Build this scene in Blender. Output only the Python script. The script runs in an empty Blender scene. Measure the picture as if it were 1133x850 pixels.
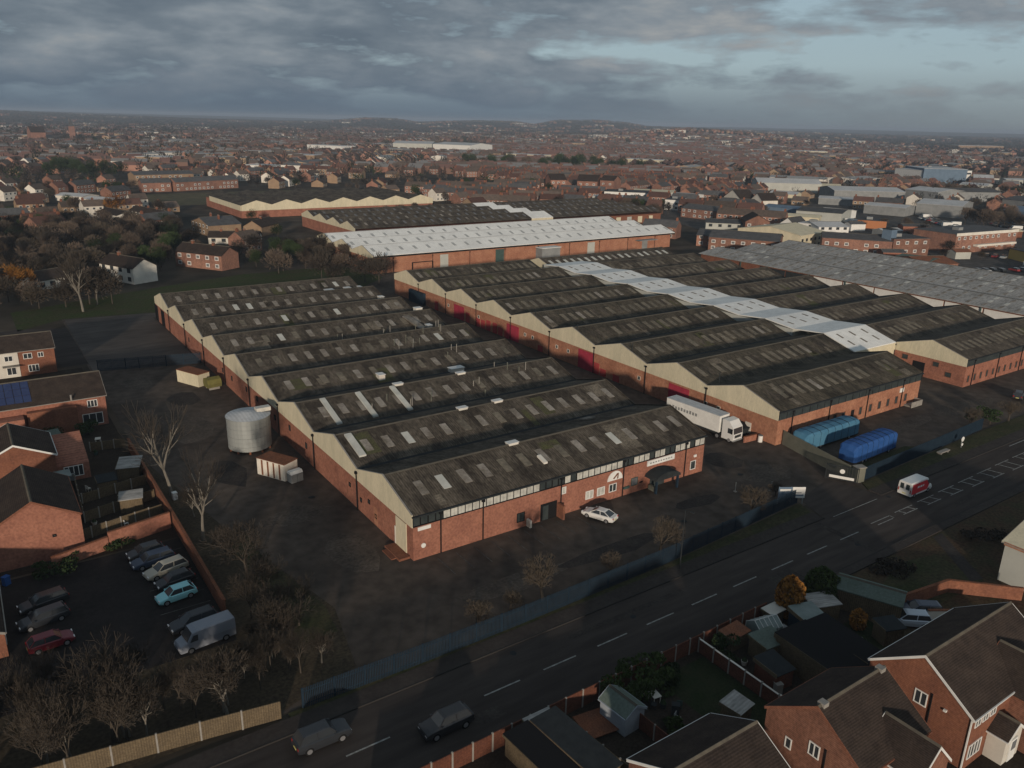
import bpy, math, random
from mathutils import Vector, Matrix, noise as mnoise
from math import radians as R, sin, cos, pi
random.seed(11)
S = bpy.context.scene
COL = S.collection

# ---------------------------------------------------------------- camera
H = 49.0
F, PITCH, ROLL, YAW = 887.13, 0.3165, 0.0221, 0.6063
fw = Vector((sin(YAW)*cos(PITCH), cos(YAW)*cos(PITCH), -sin(PITCH)))
r0 = Vector((cos(YAW), -sin(YAW), 0)); u0 = r0.cross(fw)
cr = (cos(ROLL)*r0 + sin(ROLL)*u0); cu = (-sin(ROLL)*r0 + cos(ROLL)*u0)
cd = bpy.data.cameras.new('camera'); cam = bpy.data.objects.new('camera', cd); COL.objects.link(cam)
m = Matrix((cr, cu, -fw)).transposed().to_4x4(); m.translation = Vector((0, 0, H)); cam.matrix_world = m
cd.sensor_width = 36; cd.lens = 36*F/1133; cd.clip_end = 60000; cd.clip_start = .5
S.camera = cam
S.view_settings.view_transform = 'Standard'; S.view_settings.look = 'None'
S.view_settings.exposure = 0.0; S.view_settings.gamma = 1.0

# ---------------------------------------------------------------- sun and sky
SUN_EL, SUN_AZ = R(9.3), R(180+32)            # azimuth clockwise from +Y
sd = Vector((sin(SUN_AZ)*cos(SUN_EL), cos(SUN_AZ)*cos(SUN_EL), sin(SUN_EL)))
sl = bpy.data.lights.new('sun', 'SUN'); sun = bpy.data.objects.new('sun', sl); COL.objects.link(sun)
sun.rotation_euler = sd.to_track_quat('Z', 'Y').to_euler()
sl.energy = 3.25; sl.angle = R(2.0); sl.color = (1.0, .84, .68)

W = bpy.data.worlds.new('World'); S.world = W; W.use_nodes = True
nt = W.node_tree; N = nt.nodes; Lk = nt.links
for n in list(N): N.remove(n)
def nn(t, **k):
    n = N.new(t)
    for a, b in k.items(): setattr(n, a, b)
    return n
out = nn('ShaderNodeOutputWorld'); bg = nn('ShaderNodeBackground'); Lk.new(bg.outputs[0], out.inputs[0])
bg.inputs[1].default_value = 0.108
sky = nn('ShaderNodeTexSky', sky_type='NISHITA'); sky.sun_disc = False; sky.sun_elevation = SUN_EL; sky.sun_rotation = SUN_AZ
sky.altitude = 100; sky.air_density = 1.0; sky.dust_density = 1.5; sky.ozone_density = 1.5
tc = nn('ShaderNodeTexCoord'); sp = nn('ShaderNodeSeparateXYZ'); Lk.new(tc.outputs['Generated'], sp.inputs[0])
def math_(op, a, b=None, c=None):
    n = nn('ShaderNodeMath', operation=op)
    for i, v in enumerate((a, b, c)):
        if v is None: continue
        if isinstance(v, (int, float)): n.inputs[i].default_value = v
        else: Lk.new(v, n.inputs[i])
    return n.outputs[0]
def cloud_noise(sc, det, rough, off, dist=.5):
    mp = nn('ShaderNodeMapping'); mp.inputs['Location'].default_value = off; mp.inputs['Scale'].default_value = sc
    Lk.new(tc.outputs['Generated'], mp.inputs[0])
    n = nn('ShaderNodeTexNoise'); n.inputs['Scale'].default_value = 1; n.inputs['Detail'].default_value = det
    n.inputs['Roughness'].default_value = rough; n.inputs['Distortion'].default_value = dist; Lk.new(mp.outputs[0], n.inputs[0]); return n.outputs[0]
def ramp(v, stops):
    n = nn('ShaderNodeValToRGB'); e = n.color_ramp.elements
    while len(e) < len(stops): e.new(.5)
    for el, (p_, c) in zip(e, stops): el.position = p_; el.color = (*c, 1)
    Lk.new(v, n.inputs[0]); return n.outputs[0]
n1 = cloud_noise((3.6, 3.6, 19), 8, .55, (10.2, -8.8, .15), .3); n2 = cloud_noise((10, 10, 34), 9, .56, (1.3, 2.2, 5), .1); n3 = cloud_noise((2.4, 2.4, 9), 4, .5, (9, 4, 2))
# more open sky towards the east (+X), thick cloud towards the north-west
east = math_('MULTIPLY', math_('ADD', math_('MULTIPLY', sp.outputs[0], .84), math_('MULTIPLY', sp.outputs[1], -.54)), 1.0)
zb_ = math_('MULTIPLY', math_('SUBTRACT', sp.outputs[2], .075), 2.6)
cov = math_('ADD', math_('SUBTRACT', math_('ADD', math_('MULTIPLY', n1, .52), math_('MULTIPLY', n2, .48)), math_('MULTIPLY', east, .13)), math_('MINIMUM', math_('MAXIMUM', zb_, 0.0), .09))
mask = ramp(cov, [(.425, (0, 0, 0)), (.515, (1, 1, 1))])
shade = math_('ADD', math_('ADD', math_('MULTIPLY', n2, .62), math_('MULTIPLY', n3, .38)), math_('MULTIPLY', east, .11))
ccol = ramp(shade, [(.38, (1.12, 1.45, 1.80)), (.49, (1.5, 1.86, 2.2)), (.58, (2.15, 2.5, 2.8)), (.70, (3.3, 3.4, 3.4))])
skyc = nn('ShaderNodeMixRGB', blend_type='MIX'); skyc.inputs[0].default_value = .8
Lk.new(sky.outputs[0], skyc.inputs[1]); skyc.inputs[2].default_value = (3.1, 4.1, 4.8, 1)
mx = nn('ShaderNodeMixRGB'); Lk.new(mask, mx.inputs[0]); Lk.new(skyc.outputs[0], mx.inputs[1]); Lk.new(ccol, mx.inputs[2])
# thicker blue-grey air low over the horizon
hz = ramp(sp.outputs[2], [(0.0, (1, 1, 1)), (.018, (.8, .8, .8)), (.065, (0, 0, 0))])
hzc = ramp(east, [(.0, (.9, 1.28, 1.75)), (.62, (2.1, 2.4, 2.5))])
mx2 = nn('ShaderNodeMixRGB'); Lk.new(math_('MULTIPLY', hz, .95), mx2.inputs[0]); Lk.new(mx.outputs[0], mx2.inputs[1]); Lk.new(hzc, mx2.inputs[2])
Lk.new(mx2.outputs[0], bg.inputs[0])

# ---------------------------------------------------------------- materials
MATS = {}
def mat(name, col, col2=None, scale=.6, rough=.9, metal=0., fine=0., stretch=(1, 1, 1), wave=None, spec=.06, rnd=0., bump=0.):
    if name in MATS: return MATS[name]
    m = bpy.data.materials.new(name); m.use_nodes = True; t = m.node_tree; b = t.nodes['Principled BSDF']
    b.inputs['Roughness'].default_value = rough; b.inputs['Metallic'].default_value = metal
    b.inputs['Specular IOR Level'].default_value = spec
    if col2 is None and not fine and not rnd and not wave:
        b.inputs['Base Color'].default_value = (*col, 1); MATS[name] = m; return m
    col2 = col2 or tuple(c*.8 for c in col)
    tc = t.nodes.new('ShaderNodeTexCoord'); mp = t.nodes.new('ShaderNodeMapping'); mp.inputs['Scale'].default_value = stretch
    t.links.new(tc.outputs['Object'], mp.inputs[0])
    if rnd:
        oi = t.nodes.new('ShaderNodeObjectInfo'); t.links.new(oi.outputs['Location'], mp.inputs['Location'])
    n = t.nodes.new('ShaderNodeTexNoise'); n.inputs['Scale'].default_value = scale; n.inputs['Detail'].default_value = 8; n.inputs['Roughness'].default_value = .65
    t.links.new(mp.outputs[0], n.inputs[0])
    rp = t.nodes.new('ShaderNodeValToRGB'); rp.color_ramp.elements[0].position = .36; rp.color_ramp.elements[1].position = .64
    rp.color_ramp.elements[0].color = (*col, 1); rp.color_ramp.elements[1].color = (*col2, 1); t.links.new(n.outputs[0], rp.inputs[0])
    c = rp.outputs[0]
    def mulby(c, val):
        mm = t.nodes.new('ShaderNodeMixRGB'); mm.blend_type = 'MULTIPLY'; mm.inputs[0].default_value = 1
        t.links.new(c, mm.inputs[1]); t.links.new(val, mm.inputs[2]); return mm.outputs[0]
    def mr(v, a, bb):
        q = t.nodes.new('ShaderNodeMapRange'); q.inputs[1].default_value = .3; q.inputs[2].default_value = .7
        q.inputs[3].default_value = a; q.inputs[4].default_value = bb; t.links.new(v, q.inputs[0]); return q.outputs[0]
    if fine:
        n2 = t.nodes.new('ShaderNodeTexNoise'); n2.inputs['Scale'].default_value = scale*9; n2.inputs['Detail'].default_value = 4
        t.links.new(mp.outputs[0], n2.inputs[0]); c = mulby(c, mr(n2.outputs[0], 1-fine, 1+fine))
    if wave:
        wv = t.nodes.new('ShaderNodeTexWave'); wv.wave_type = 'BANDS'; wv.bands_direction = wave[0]; wv.inputs['Scale'].default_value = wave[1]
        wv.inputs['Distortion'].default_value = .3
        t.links.new(tc.outputs['Object'], wv.inputs[0])
        q = t.nodes.new('ShaderNodeMapRange'); q.inputs[3].default_value = 1-wave[2]; q.inputs[4].default_value = 1+wave[2]*.4
        t.links.new(wv.outputs[1], q.inputs[0]); c = mulby(c, q.outputs[0])
    if rnd:
        q = t.nodes.new('ShaderNodeMapRange'); q.inputs[3].default_value = 1-rnd; q.inputs[4].default_value = 1+rnd
        t.links.new(oi.outputs['Random'], q.inputs[0]); c = mulby(c, q.outputs[0])
    t.links.new(c, b.inputs['Base Color'])
    if bump:
        bp = t.nodes.new('ShaderNodeBump'); bp.inputs['Strength'].default_value = bump; bp.inputs['Distance'].default_value = .1
        t.links.new(n.outputs[0], bp.inputs['Height']); t.links.new(bp.outputs[0], b.inputs['Normal'])
    MATS[name] = m; return m
M = dict(
 brick=mat('brick_red', (.34, .155, .105), (.25, .11, .078), .35, fine=.22, wave=('Z', 1.9, .16)),
 brick_pink=mat('brick_pink', (.40, .20, .125), (.30, .135, .085), .3, fine=.2, wave=('Z', 1.9, .14)),
 brick_brown=mat('brick_brown', (.24, .105, .065), (.17, .075, .05), .5, fine=.2, wave=('Z', 1.9, .16)),
  twigf=mat('far_twigs', (.115, .088, .068), (.08, .064, .05), .8, rnd=.3), tile_f=mat('far_roof_tile', (.13, .10, .08), (.09, .072, .062), .7, fine=.2, rnd=.3), brick_h=mat('house_brick', (.235, .115, .078), (.165, .082, .058), .4, fine=.25, wave=('Z', 1.9, .2)), sky5=mat('ribbed_rooflight', (.42, .43, .42), (.34, .35, .34), .5), sheetd=mat('darker_sheet', (.07, .058, .045), (.04, .034, .028), .5, fine=.4), sheetl=mat('lighter_sheet', (.18, .155, .12), (.10, .085, .066), .5, fine=.4), patchd=mat('tar_repair', (.036, .031, .029), (.055, .048, .042), .4, fine=.25), patchl=mat('worn_patch', (.105, .086, .07), (.06, .05, .042), .3, fine=.3), mossy=mat('moss_stain', (.085, .088, .042), (.07, .062, .04), .8, fine=.4),
  postred=mat('paint_post_red', (.62, .03, .04), rough=.35, spec=.4), sky4=mat('faint_rooflight', (.19, .168, .13), (.11, .098, .078), .2, fine=.25),
 bayline=mat('worn_bay_paint', (.13, .13, .12), (.05, .05, .048), 1.5),
 brick_far=mat('brick_far', (.29, .155, .11), (.20, .11, .085), .2, fine=.2, rnd=.25),
 cream=mat('cream_panel', (.62, .56, .41), (.52, .48, .35), .5, fine=.08, stretch=(1, 1, .25)),
 asb=mat('old_sheet_roof', (.122, .103, .080), (.045, .038, .031), .4, fine=.42, stretch=(1, .35, .35), wave=('X', 1.0, .22)),
 asb2=mat('moss_sheet_roof', (.108, .092, .068), (.038, .034, .027), .4, fine=.42, stretch=(1, .35, .35), wave=('X', 1.0, .22)),
 asbgrey=mat('grey_sheet_roof', (.37, .36, .34), (.26, .255, .24), .25, fine=.3, stretch=(.35, 1, 1), wave=('Y', 1.0, .16)),
 ridge=mat('ridge_cap', (.13, .115, .09), (.09, .08, .065), 1.2),
 sky1=mat('dirty_rooflight', (.30, .275, .24), (.15, .13, .105), .35, fine=.2, rough=.6),
 sky2=mat('clean_rooflight', (.55, .55, .50), (.42, .42, .38), .5, rough=.5),
 sky3=mat('dark_rooflight', (.17, .175, .18), (.12, .125, .13), .5),
 whiteroof=mat('pale_metal_roof', (.84, .84, .80), (.72, .72, .69), .12, fine=.07, wave=('X', .5, .08)),
 wroof2=mat('weathered_pale_roof', (.52, .53, .53), (.44, .45, .45), .12, fine=.1, wave=('X', .6, .1)),
 white=mat('white_paint', (.72, .72, .69), (.62, .62, .59), .7), pane=mat('window_glass', (.035, .04, .045), rough=.12, spec=.6),
 milk=mat('milky_glazing', (.55, .55, .5), (.36, .36, .33), 1.1, rough=.35), black=mat('black_trim', (.014, .014, .015)),
 dark=mat('dark_steel', (.035, .04, .042), (.025, .028, .03), 1.0), tint=mat('dark_glazing', (.03, .038, .04), (.05, .06, .06), .9, rough=.3),
 pink=mat('magenta_door', (.40, .045, .075), (.30, .038, .06), .8, wave=('Z', 2.0, .3)), redp=mat('red_paint', (.38, .06, .06), (.30, .05, .05), .8),
 blue=mat('blue_tarpaulin', (.022, .08, .25), (.035, .10, .29), .7, rough=.6), blue2=mat('faded_blue_tarpaulin', (.06, .17, .27), (.085, .21, .31), .5, rough=.6),
 bluef=mat('blue_steel', (.020, .036, .054), (.015, .027, .042), 1, rough=.6), greenf=mat('green_steel', (.06, .10, .09), (.05, .08, .075), 1),
 beigef=mat('weathered_steel', (.17, .17, .135), (.13, .135, .11), .6), galv=mat('galvanised_steel', (.33, .35, .34), (.26, .28, .275), .5, rough=.5, metal=.3, stretch=(1, 1, .15)),
 yard=mat('yard_asphalt', (.100, .080, .065), (.058, .047, .039), .07, fine=.25), yard2=mat('worn_asphalt', (.11, .096, .086), (.07, .062, .057), .07, fine=.22, stretch=(.3, 1, 1)),
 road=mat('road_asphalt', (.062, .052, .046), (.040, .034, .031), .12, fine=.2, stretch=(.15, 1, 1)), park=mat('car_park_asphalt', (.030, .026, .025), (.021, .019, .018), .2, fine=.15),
 pave=mat('pavement_asphalt', (.055, .047, .042), (.042, .036, .033), .3, fine=.15), kerb=mat('kerb_stone', (.040, .037, .035)), line=mat('road_paint', (.34, .34, .32), (.17, .17, .16), 2.2),
 grass=mat('winter_grass', (.040, .058, .018), (.055, .052, .026), .18, fine=.3), grass2=mat('rough_grass', (.035, .042, .018), (.06, .052, .03), .3, fine=.3), lawn=mat('garden_lawn', (.020, .030, .012), (.03, .034, .017), .5, fine=.25),
 soil=mat('garden_soil', (.028, .022, .017), (.042, .033, .025), .5, fine=.3), litter=mat('leaf_litter', (.05, .04, .028), (.075, .058, .038), .35, fine=.35),
 bank=mat('dead_bracken', (.07, .042, .028), (.05, .045, .025), .3, fine=.35),
 tile=mat('brown_roof_tile', (.058, .044, .036), (.036, .028, .024), .7, fine=.2, wave=('Z', 3.0, .25), rnd=.15), tile_r=mat('red_roof_tile', (.13, .07, .055), (.095, .055, .045), .7, fine=.2, rnd=.25), slate=mat('grey_slate', (.10, .10, .10), (.07, .07, .072), .5, fine=.2, rnd=.2),
 render=mat('white_render', (.66, .63, .56), (.55, .52, .46), .4, rnd=.12), ochre=mat('ochre_brick', (.30, .215, .14), (.24, .165, .11), .4, fine=.15, rnd=.15),
 wood=mat('fence_timber', (.15, .115, .072), (.11, .085, .055), .8, fine=.25, wave=('X', 1.6, .2)), wood_r=mat('red_fence_timber', (.15, .06, .038), (.10, .043, .03), .8, fine=.25, wave=('X', 2.2, .2)), conc=mat('concrete', (.30, .28, .25), (.22, .21, .19), 1.2),
 bark=mat('bark', (.075, .063, .05), (.05, .042, .034), 2.0, stretch=(1, 1, .3)), birch=mat('pale_bark', (.21, .19, .16), (.13, .12, .10), 2.0, stretch=(1, 1, .3)), twig=mat('twigs', (.058, .048, .038), (.040, .034, .028), .8, rnd=.25),
 twig2=mat('ochre_twigs', (.085, .070, .052), (.062, .051, .040), .8, rnd=.2), leaf=mat('evergreen_leaf', (.022, .038, .016), (.038, .055, .02), .8, rnd=.2), leaf2=mat('hedge_leaf', (.05, .07, .02), (.035, .055, .018), .8), leafo=mat('orange_leaf', (.30, .13, .03), (.2, .10, .025), .9),
 tyre=mat('tyre_rubber', (.015, .015, .015)), rim=mat('wheel_rim', (.3, .3, .31), rough=.4, metal=.5), lamp=mat('headlamp', (.7, .7, .7), rough=.2), tail=mat('tail_lamp', (.35, .02, .015), rough=.3), plate=mat('number_plate', (.6, .55, .2)),
 panel=mat('solar_panel', (.02, .03, .09), (.025, .04, .11), .5, rough=.25, spec=.6), greenroof=mat('green_felt_roof', (.12, .15, .13), (.095, .12, .10), .5, fine=.15), rust=mat('rust', (.22, .09, .05), (.15, .07, .045), .8, fine=.3), grey=mat('grey_cladding', (.26, .27, .27), (.2, .21, .21), .3), bluec=mat('blue_cladding', (.14, .2, .27), (.11, .16, .22), .3), yellow=mat('yellow_cladding', (.5, .36, .12)), orange=mat('orange_cladding', (.4, .17, .08)),
 pale=mat('pale_cladding', (.45, .46, .42), (.37, .38, .35), .15), olive=mat('olive_tank', (.16, .15, .05), (.12, .11, .04), .8), shedw=mat('pale_blue_boards', (.34, .38, .42), (.28, .31, .35), .8, wave=('Z', 3, .15)), glassr=mat('greenhouse_glass', (.22, .26, .25), (.16, .2, .19), .8, rough=.25),
)
def paint(name, col): return mat('paint_'+name, col, rough=.32, spec=.55)

# ---------------------------------------------------------------- mesh helpers
class MB:
    def __init__(s): s.v = []; s.f = []; s.m = []; s.mats = []
    def mi(s, m):
        m = M[m] if isinstance(m, str) else m
        if m not in s.mats: s.mats.append(m)
        return s.mats.index(m)
    def poly(s, vs, faces, m):
        o = len(s.v); s.v += [tuple(v) for v in vs]; k = s.mi(m)
        for f in faces: s.f.append([o+i for i in f]); s.m.append(k)
        return s
    def box(s, x0, x1, y0, y1, z0, z1, m='brick', rz=0, c=None):
        vs = [(x, y, z) for z in (z0, z1) for x, y in ((x0, y0), (x1, y0), (x1, y1), (x0, y1))]
        if rz:
            cx, cy = c or ((x0+x1)/2, (y0+y1)/2)
            vs = [(cx+(x-cx)*cos(rz)-(y-cy)*sin(rz), cy+(x-cx)*sin(rz)+(y-cy)*cos(rz), z) for x, y, z in vs]
        return s.poly(vs, [(0, 3, 2, 1), (4, 5, 6, 7), (0, 1, 5, 4), (1, 2, 6, 5), (2, 3, 7, 6), (3, 0, 4, 7)], m)
    def prism(s, pts, axis, a0, a1, m):
        """extrude the 2D outline pts along axis: 'x' -> pts are (y,z); 'y' -> (x,z); 'z' -> (x,y)"""
        n = len(pts); mk = {'x': lambda p, a: (a, p[0], p[1]), 'y': lambda p, a: (p[0], a, p[1]), 'z': lambda p, a: (p[0], p[1], a)}[axis]
        vs = [mk(p, a0) for p in pts]+[mk(p, a1) for p in pts]
        return s.poly(vs, [tuple(range(n))[::-1], tuple(range(n, 2*n))]+[(i, (i+1) % n, n+(i+1) % n, n+i) for i in range(n)], m)
    def cyl(s, x, y, z0, z1, r, m, n=12, r2=None):
        r2 = r if r2 is None else r2
        vs = [(x+q*cos(2*pi*i/n), y+q*sin(2*pi*i/n), z) for z, q in ((z0, r), (z1, r2)) for i in range(n)]
        return s.poly(vs, [tuple(range(n))[::-1], tuple(range(n, 2*n))]+[(i, (i+1) % n, n+(i+1) % n, n+i) for i in range(n)], m)
    def tube(s, a, b, ra, rb, m, n=4):
        a = Vector(a); b = Vector(b); d = (b-a)
        if d.length < 1e-6: return s
        d.normalize(); p = d.orthogonal().normalized(); q = d.cross(p)
        vs = [a+ra*(cos(2*pi*i/n)*p+sin(2*pi*i/n)*q) for i in range(n)]+[b+rb*(cos(2*pi*i/n)*p+sin(2*pi*i/n)*q) for i in range(n)]
        return s.poly(vs, [(i, (i+1) % n, n+(i+1) % n, n+i) for i in range(n)]+[tuple(range(n))[::-1], tuple(range(n, 2*n))], m)
    def slope(s, x0, x1, ya, za, yb, zb, t, m):
        """roof plane running along x from edge (ya,za) up to (yb,zb), thickness t below"""
        return s.prism([(ya, za), (yb, zb), (yb, zb-t), (ya, za-t)], 'x', x0, x1, m)
    def mesh(s, name):
        me = bpy.data.meshes.new(name); me.from_pydata(s.v, [], s.f)
        for m in s.mats: me.materials.append(m)
        me.polygons.foreach_set('material_index', s.m); me.update(); return me
    def build(s, name, parent=None, loc=(0, 0, 0), rz=0, smooth=False):
        me = s.mesh(name)
        if smooth: me.polygons.foreach_set('use_smooth', [True]*len(me.polygons))
        return put(me, name, parent, loc, rz)
def put(me, name, parent=None, loc=(0, 0, 0), rz=0):
    o = bpy.data.objects.new(name, me); COL.objects.link(o); o.location = loc; o.rotation_euler = (0, 0, rz)
    if parent: o.parent = parent
    return o
def tag(o, label, cat, group=None, kind=None):
    if label: o['label'] = label
    if cat: o['category'] = cat
    if group: o['group'] = group
    if kind: o['kind'] = kind
    return o
def thing(name, label, cat, loc=(0, 0, 0), rz=0, group=None):
    o = put(None, name, None, loc, rz); o.empty_display_size = .1; return tag(o, label, cat, group)
def copy_tree(o, loc=None, rz=None, parent=None, scale=None):
    c = o.copy(); COL.objects.link(c)
    if parent: c.parent = parent
    if loc is not None: c.location = loc
    if rz is not None: c.rotation_euler = (0, 0, rz)
    if scale is not None: c.scale = (scale,)*3 if isinstance(scale, (int, float)) else scale
    for ch in KIDS.get(o.name, ()): copy_tree(ch, parent=c)
    return c
KIDS = {}
def freeze(o):                      # remember the children of a prototype (no depsgraph needed)
    for q in bpy.data.objects:
        if q.parent == o: KIDS.setdefault(o.name, []).append(q); freeze(q)
def struct(o): o['kind'] = 'structure'; return o
def sheet(name, pts, z, m, kind='structure'):
    b = MB(); b.poly([(x, y, z) for x, y in pts], [tuple(range(len(pts)))], m); o = b.build(name); o['kind'] = kind; return o
def rect(x0, x1, y0, y1): return [(x0, y0), (x1, y0), (x1, y1), (x0, y1)]
def in_view(x, y, z=0, mg=.06):
    d = Vector((x, y, z-H)); w = d.dot(fw)
    if w < 1: return False
    return abs(d.dot(cr)/w) < .639*(1+mg)+4/w and -0.479*(1+mg)-6/w < d.dot(cu)/w < .5
# ---------------------------------------------------------------- terrain
def interp(x, pts):
    if x <= pts[0][0]: return pts[0][1]
    for (a, b), (c, d) in zip(pts, pts[1:]):
        if x <= c: return b+(d-b)*(x-a)/(c-a)
    return pts[-1][1]
# ridge heights by bearing (degrees east of +Y) at three distances
HILL = [(-180, 20), (-10, 30), (2, 42), (8, 30), (14, 18), (19, 14), (22, 20), (24.5, 44), (26.5, 44), (28, 24), (30, 36), (32, 44), (34.5, 46), (35.8, 28), (37.5, 62), (40, 60), (42, 48), (43.5, 30), (47, 26), (52, 16), (58, 10), (70, 10), (180, 20)]
NEARH = [(-180, 0), (30, 0), (40, 4), (44, 26), (46, 32), (50, 26), (53, 14), (56, 4), (60, 0), (180, 0)]
FARH = [(-180, 35), (0, 52), (10, 44), (25, 26), (40, 20), (48, 36), (56, 40), (66, 34), (180, 30)]
def terr(x, y):
    r = math.hypot(x, y)
    if r < 1400: return 0.0
    b = math.degrees(math.atan2(x, y)); n = mnoise.noise(Vector((x*.0012, y*.0012, 0)))*.5+mnoise.noise(Vector((x*.004, y*.004, 3)))*.25
    g = lambda c, w: math.exp(-((r-c)/w)**2)
    z = interp(b, HILL)*g(5600, 1300)*(1+.25*n)+interp(b, NEARH)*g(3000, 900)*(1+.4*n)+interp(b, FARH)*g(11000, 2500)*(1+.15*n)
    return min(max(0, z+4*n*min(1, (r-1400)/1500)), 64)
NR, NA = 70, 300
b = MB(); rings = [0]+[30*(15500/30)**(i/(NR-1)) for i in range(NR)]
vs = [(0, 0, 0)]; angs = [-pi+2*pi*i/NA for i in range(NA)]
for r in rings[1:]:
    for a in angs: x, y = r*sin(a), r*cos(a); vs.append((x, y, terr(x, y)))
fs = [(0, 1+(i+1) % NA, 1+i) for i in range(NA)]
for k in range(NR-1):
    for i in range(NA):
        a0 = 1+k*NA+i; a1 = 1+k*NA+(i+1) % NA; fs.append((a0, a1, a1+NA, a0+NA))
gm = mat('town_ground', (.034, .032, .024), (.085, .066, .05), .009, fine=.45, bump=0)
b.poly(vs, fs, gm); g_ = b.build('ground', smooth=True); struct(g_)

# ground sheets on the site, each a little above the one below
Z1, Z2, Z3, Z4, Z5 = .02, .04, .06, .08, .10
sheet('yard', [(16.6, 57.5), (88, 58.5), (104, 58.6), (142, 60), (230, 62), (230, 300), (108, 300), (60, 212), (18, 222)], Z1, 'yard')
sheet('rear_yard', [(18, 172), (37.5, 172), (37.5, 214), (60, 216), (18.5, 222)], Z2, 'yard2')
sheet('grass_field', [(8, 214), (18, 222.5), (60, 216), (88, 214), (112, 236), (108, 262), (74, 262), (40, 250), (8, 236)], Z2, 'grass')
sheet('playing_field', rect(96, 225, 486, 562), Z1, mat('dull_turf', (.13, .11, .065), (.09, .085, .05), .02, fine=.2))
sheet('leaf_litter', [(-30, 58.5), (16.3, 57.8), (24.5, 60), (26.5, 70), (22, 92), (17, 124), (16.7, 75), (-30, 70)], Z2, 'litter', 'stuff')
sheet('grass_patch', [(21.5, 66), (25.2, 66), (25.8, 71), (23.5, 84), (23.5, 92), (21, 92)], Z3, 'grass2')
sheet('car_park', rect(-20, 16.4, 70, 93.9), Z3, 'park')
sheet('gardens_ground', rect(-40, 16.4, 94.4, 176), Z1, 'soil')
sheet('estate_road', [(-60, 178), (18, 178), (18, 212), (8, 216), (-60, 206)], Z2, 'road')
sheet('road', rect(-300, 700, 45.7, 54.6), Z2, 'road')
def slab(name, pts, z0, z1, m):
    b = MB(); b.prism(pts, 'z', z0, z1, m); return struct(b.build(name))
slab('pavement', rect(-300, 88.5, 54.75, 56.6), -.1, .15, 'pave'); slab('pavement', rect(101.5, 700, 54.75, 56.6), -.1, .15, 'pave')
slab('pavement', rect(-300, 700, 44.4, 45.55), -.1, .15, 'pave')
slab('kerb', rect(-300, 88.5, 54.6, 54.75), -.1, .17, 'kerb'); slab('kerb', rect(101.5, 700, 54.6, 54.75), -.1, .17, 'kerb'); slab('kerb', rect(-300, 700, 45.55, 45.7), -.1, .17, 'kerb')
sheet('junction', [(88.4, 54.6), (101.6, 54.6), (100.5, 60), (99.5, 62), (90.5, 60)], Z2+.01, 'road')
slab('verge', [(17, 56.6), (88.4, 56.6), (89.4, 59.2), (62, 57.4), (36, 56.9), (17, 57.2)], -.1, .13, 'grass2')
slab('verge', [(101.6, 56.6), (700, 56.6), (700, 62), (140, 60), (103, 58.6)], -.1, .13, 'grass2')
sheet('grass_corner', [(104, 59.3), (126, 60), (122, 63.3), (105, 63)], Z2, 'grass2')
sheet('back_gardens', rect(20, 72, 0, 44.1), Z1, 'soil'); sheet('lawn', rect(47, 53.2, 33.5, 43.2), Z2, 'lawn'); sheet('lawn', rect(66.5, 72.5, 32, 39), Z2, 'lawn')
sheet('rough_bank', [(72, 0), (400, 0), (400, 44.3), (72, 44.3)], Z1, 'bank'); sheet('rough_grass', [(82, 35.5), (91, 35.3), (92, 41.5), (86, 43), (80, 41)], Z2, 'grass2'); sheet('path', [(89.5, 36), (91.3, 35.5), (98, 44), (96, 44)], Z3, 'pave')
sheet('industrial_yards', [(282, 60), (520, 60), (520, 300), (440, 400), (330, 400), (312, 300), (282, 215)], Z1, mat('yard_hardstanding', (.10, .09, .08), (.055, .052, .05), .04, fine=.4))
pr_ = random.Random(19)
ZC = [0]
def blob(cx, cy, rx, ry, m, z, name='tarmac_patch', n=9):
    ZC[0] += 1; z = z+ZC[0]*.0012
    sheet(name, [(cx+rx*cos(2*pi*i/n)*pr_.uniform(.75, 1.2), cy+ry*sin(2*pi*i/n)*pr_.uniform(.75, 1.2)) for i in range(n)], z, m)
for cx, cy, rx, ry, m_ in ((30, 92, 5, 2.5, 'patchl'), (33, 80, 3, 5, 'patchl'), (45, 64, 8, 1.8, 'patchl'), (60, 63.5, 9, 1.5, 'patchd'), (27, 110, 2.5, 6, 'patchd'), (26, 130, 4, 7, 'patchl'), (29, 146, 3, 4, 'patchd'), (94, 68, 5, 3, 'patchl'), (92, 75, 3, 3, 'patchd'), (130, 69, 12, 2.2, 'patchl'), (150, 68, 10, 3, 'patchl'), (123, 67.5, 3, 1.2, 'patchd'), (78, 67, 5, 1.2, 'patchd'), (96, 85, 3, 6, 'patchd'), (24, 160, 3, 5, 'patchl')): blob(cx, cy, rx, ry, m_, Z1+.003)
for x0_, x1_, y0_, y1_ in ((44, 60, 52.2, 52.9), (70, 74, 46.4, 49.2), (86, 87, 46, 54.3), (30, 33, 47.0, 48.4), (108, 126, 47.2, 47.8)): sheet('tarmac_patch', rect(x0_, x1_, y0_, y1_), Z2+.012, 'patchd')
for x, y in ((38, 53.6), (70, 46.5), (102, 53.8), (52, 51.8), (86, 48.1)): blob(x, y, .35, .35, 'dark', Z3-.005, 'drain_cover', 10)
for x, y in ((34, 96), (52, 66), (72, 64), (90, 70), (120, 68)): blob(x, y, .45, .4, 'dark', Z3, 'drain_cover', 8)
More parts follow.
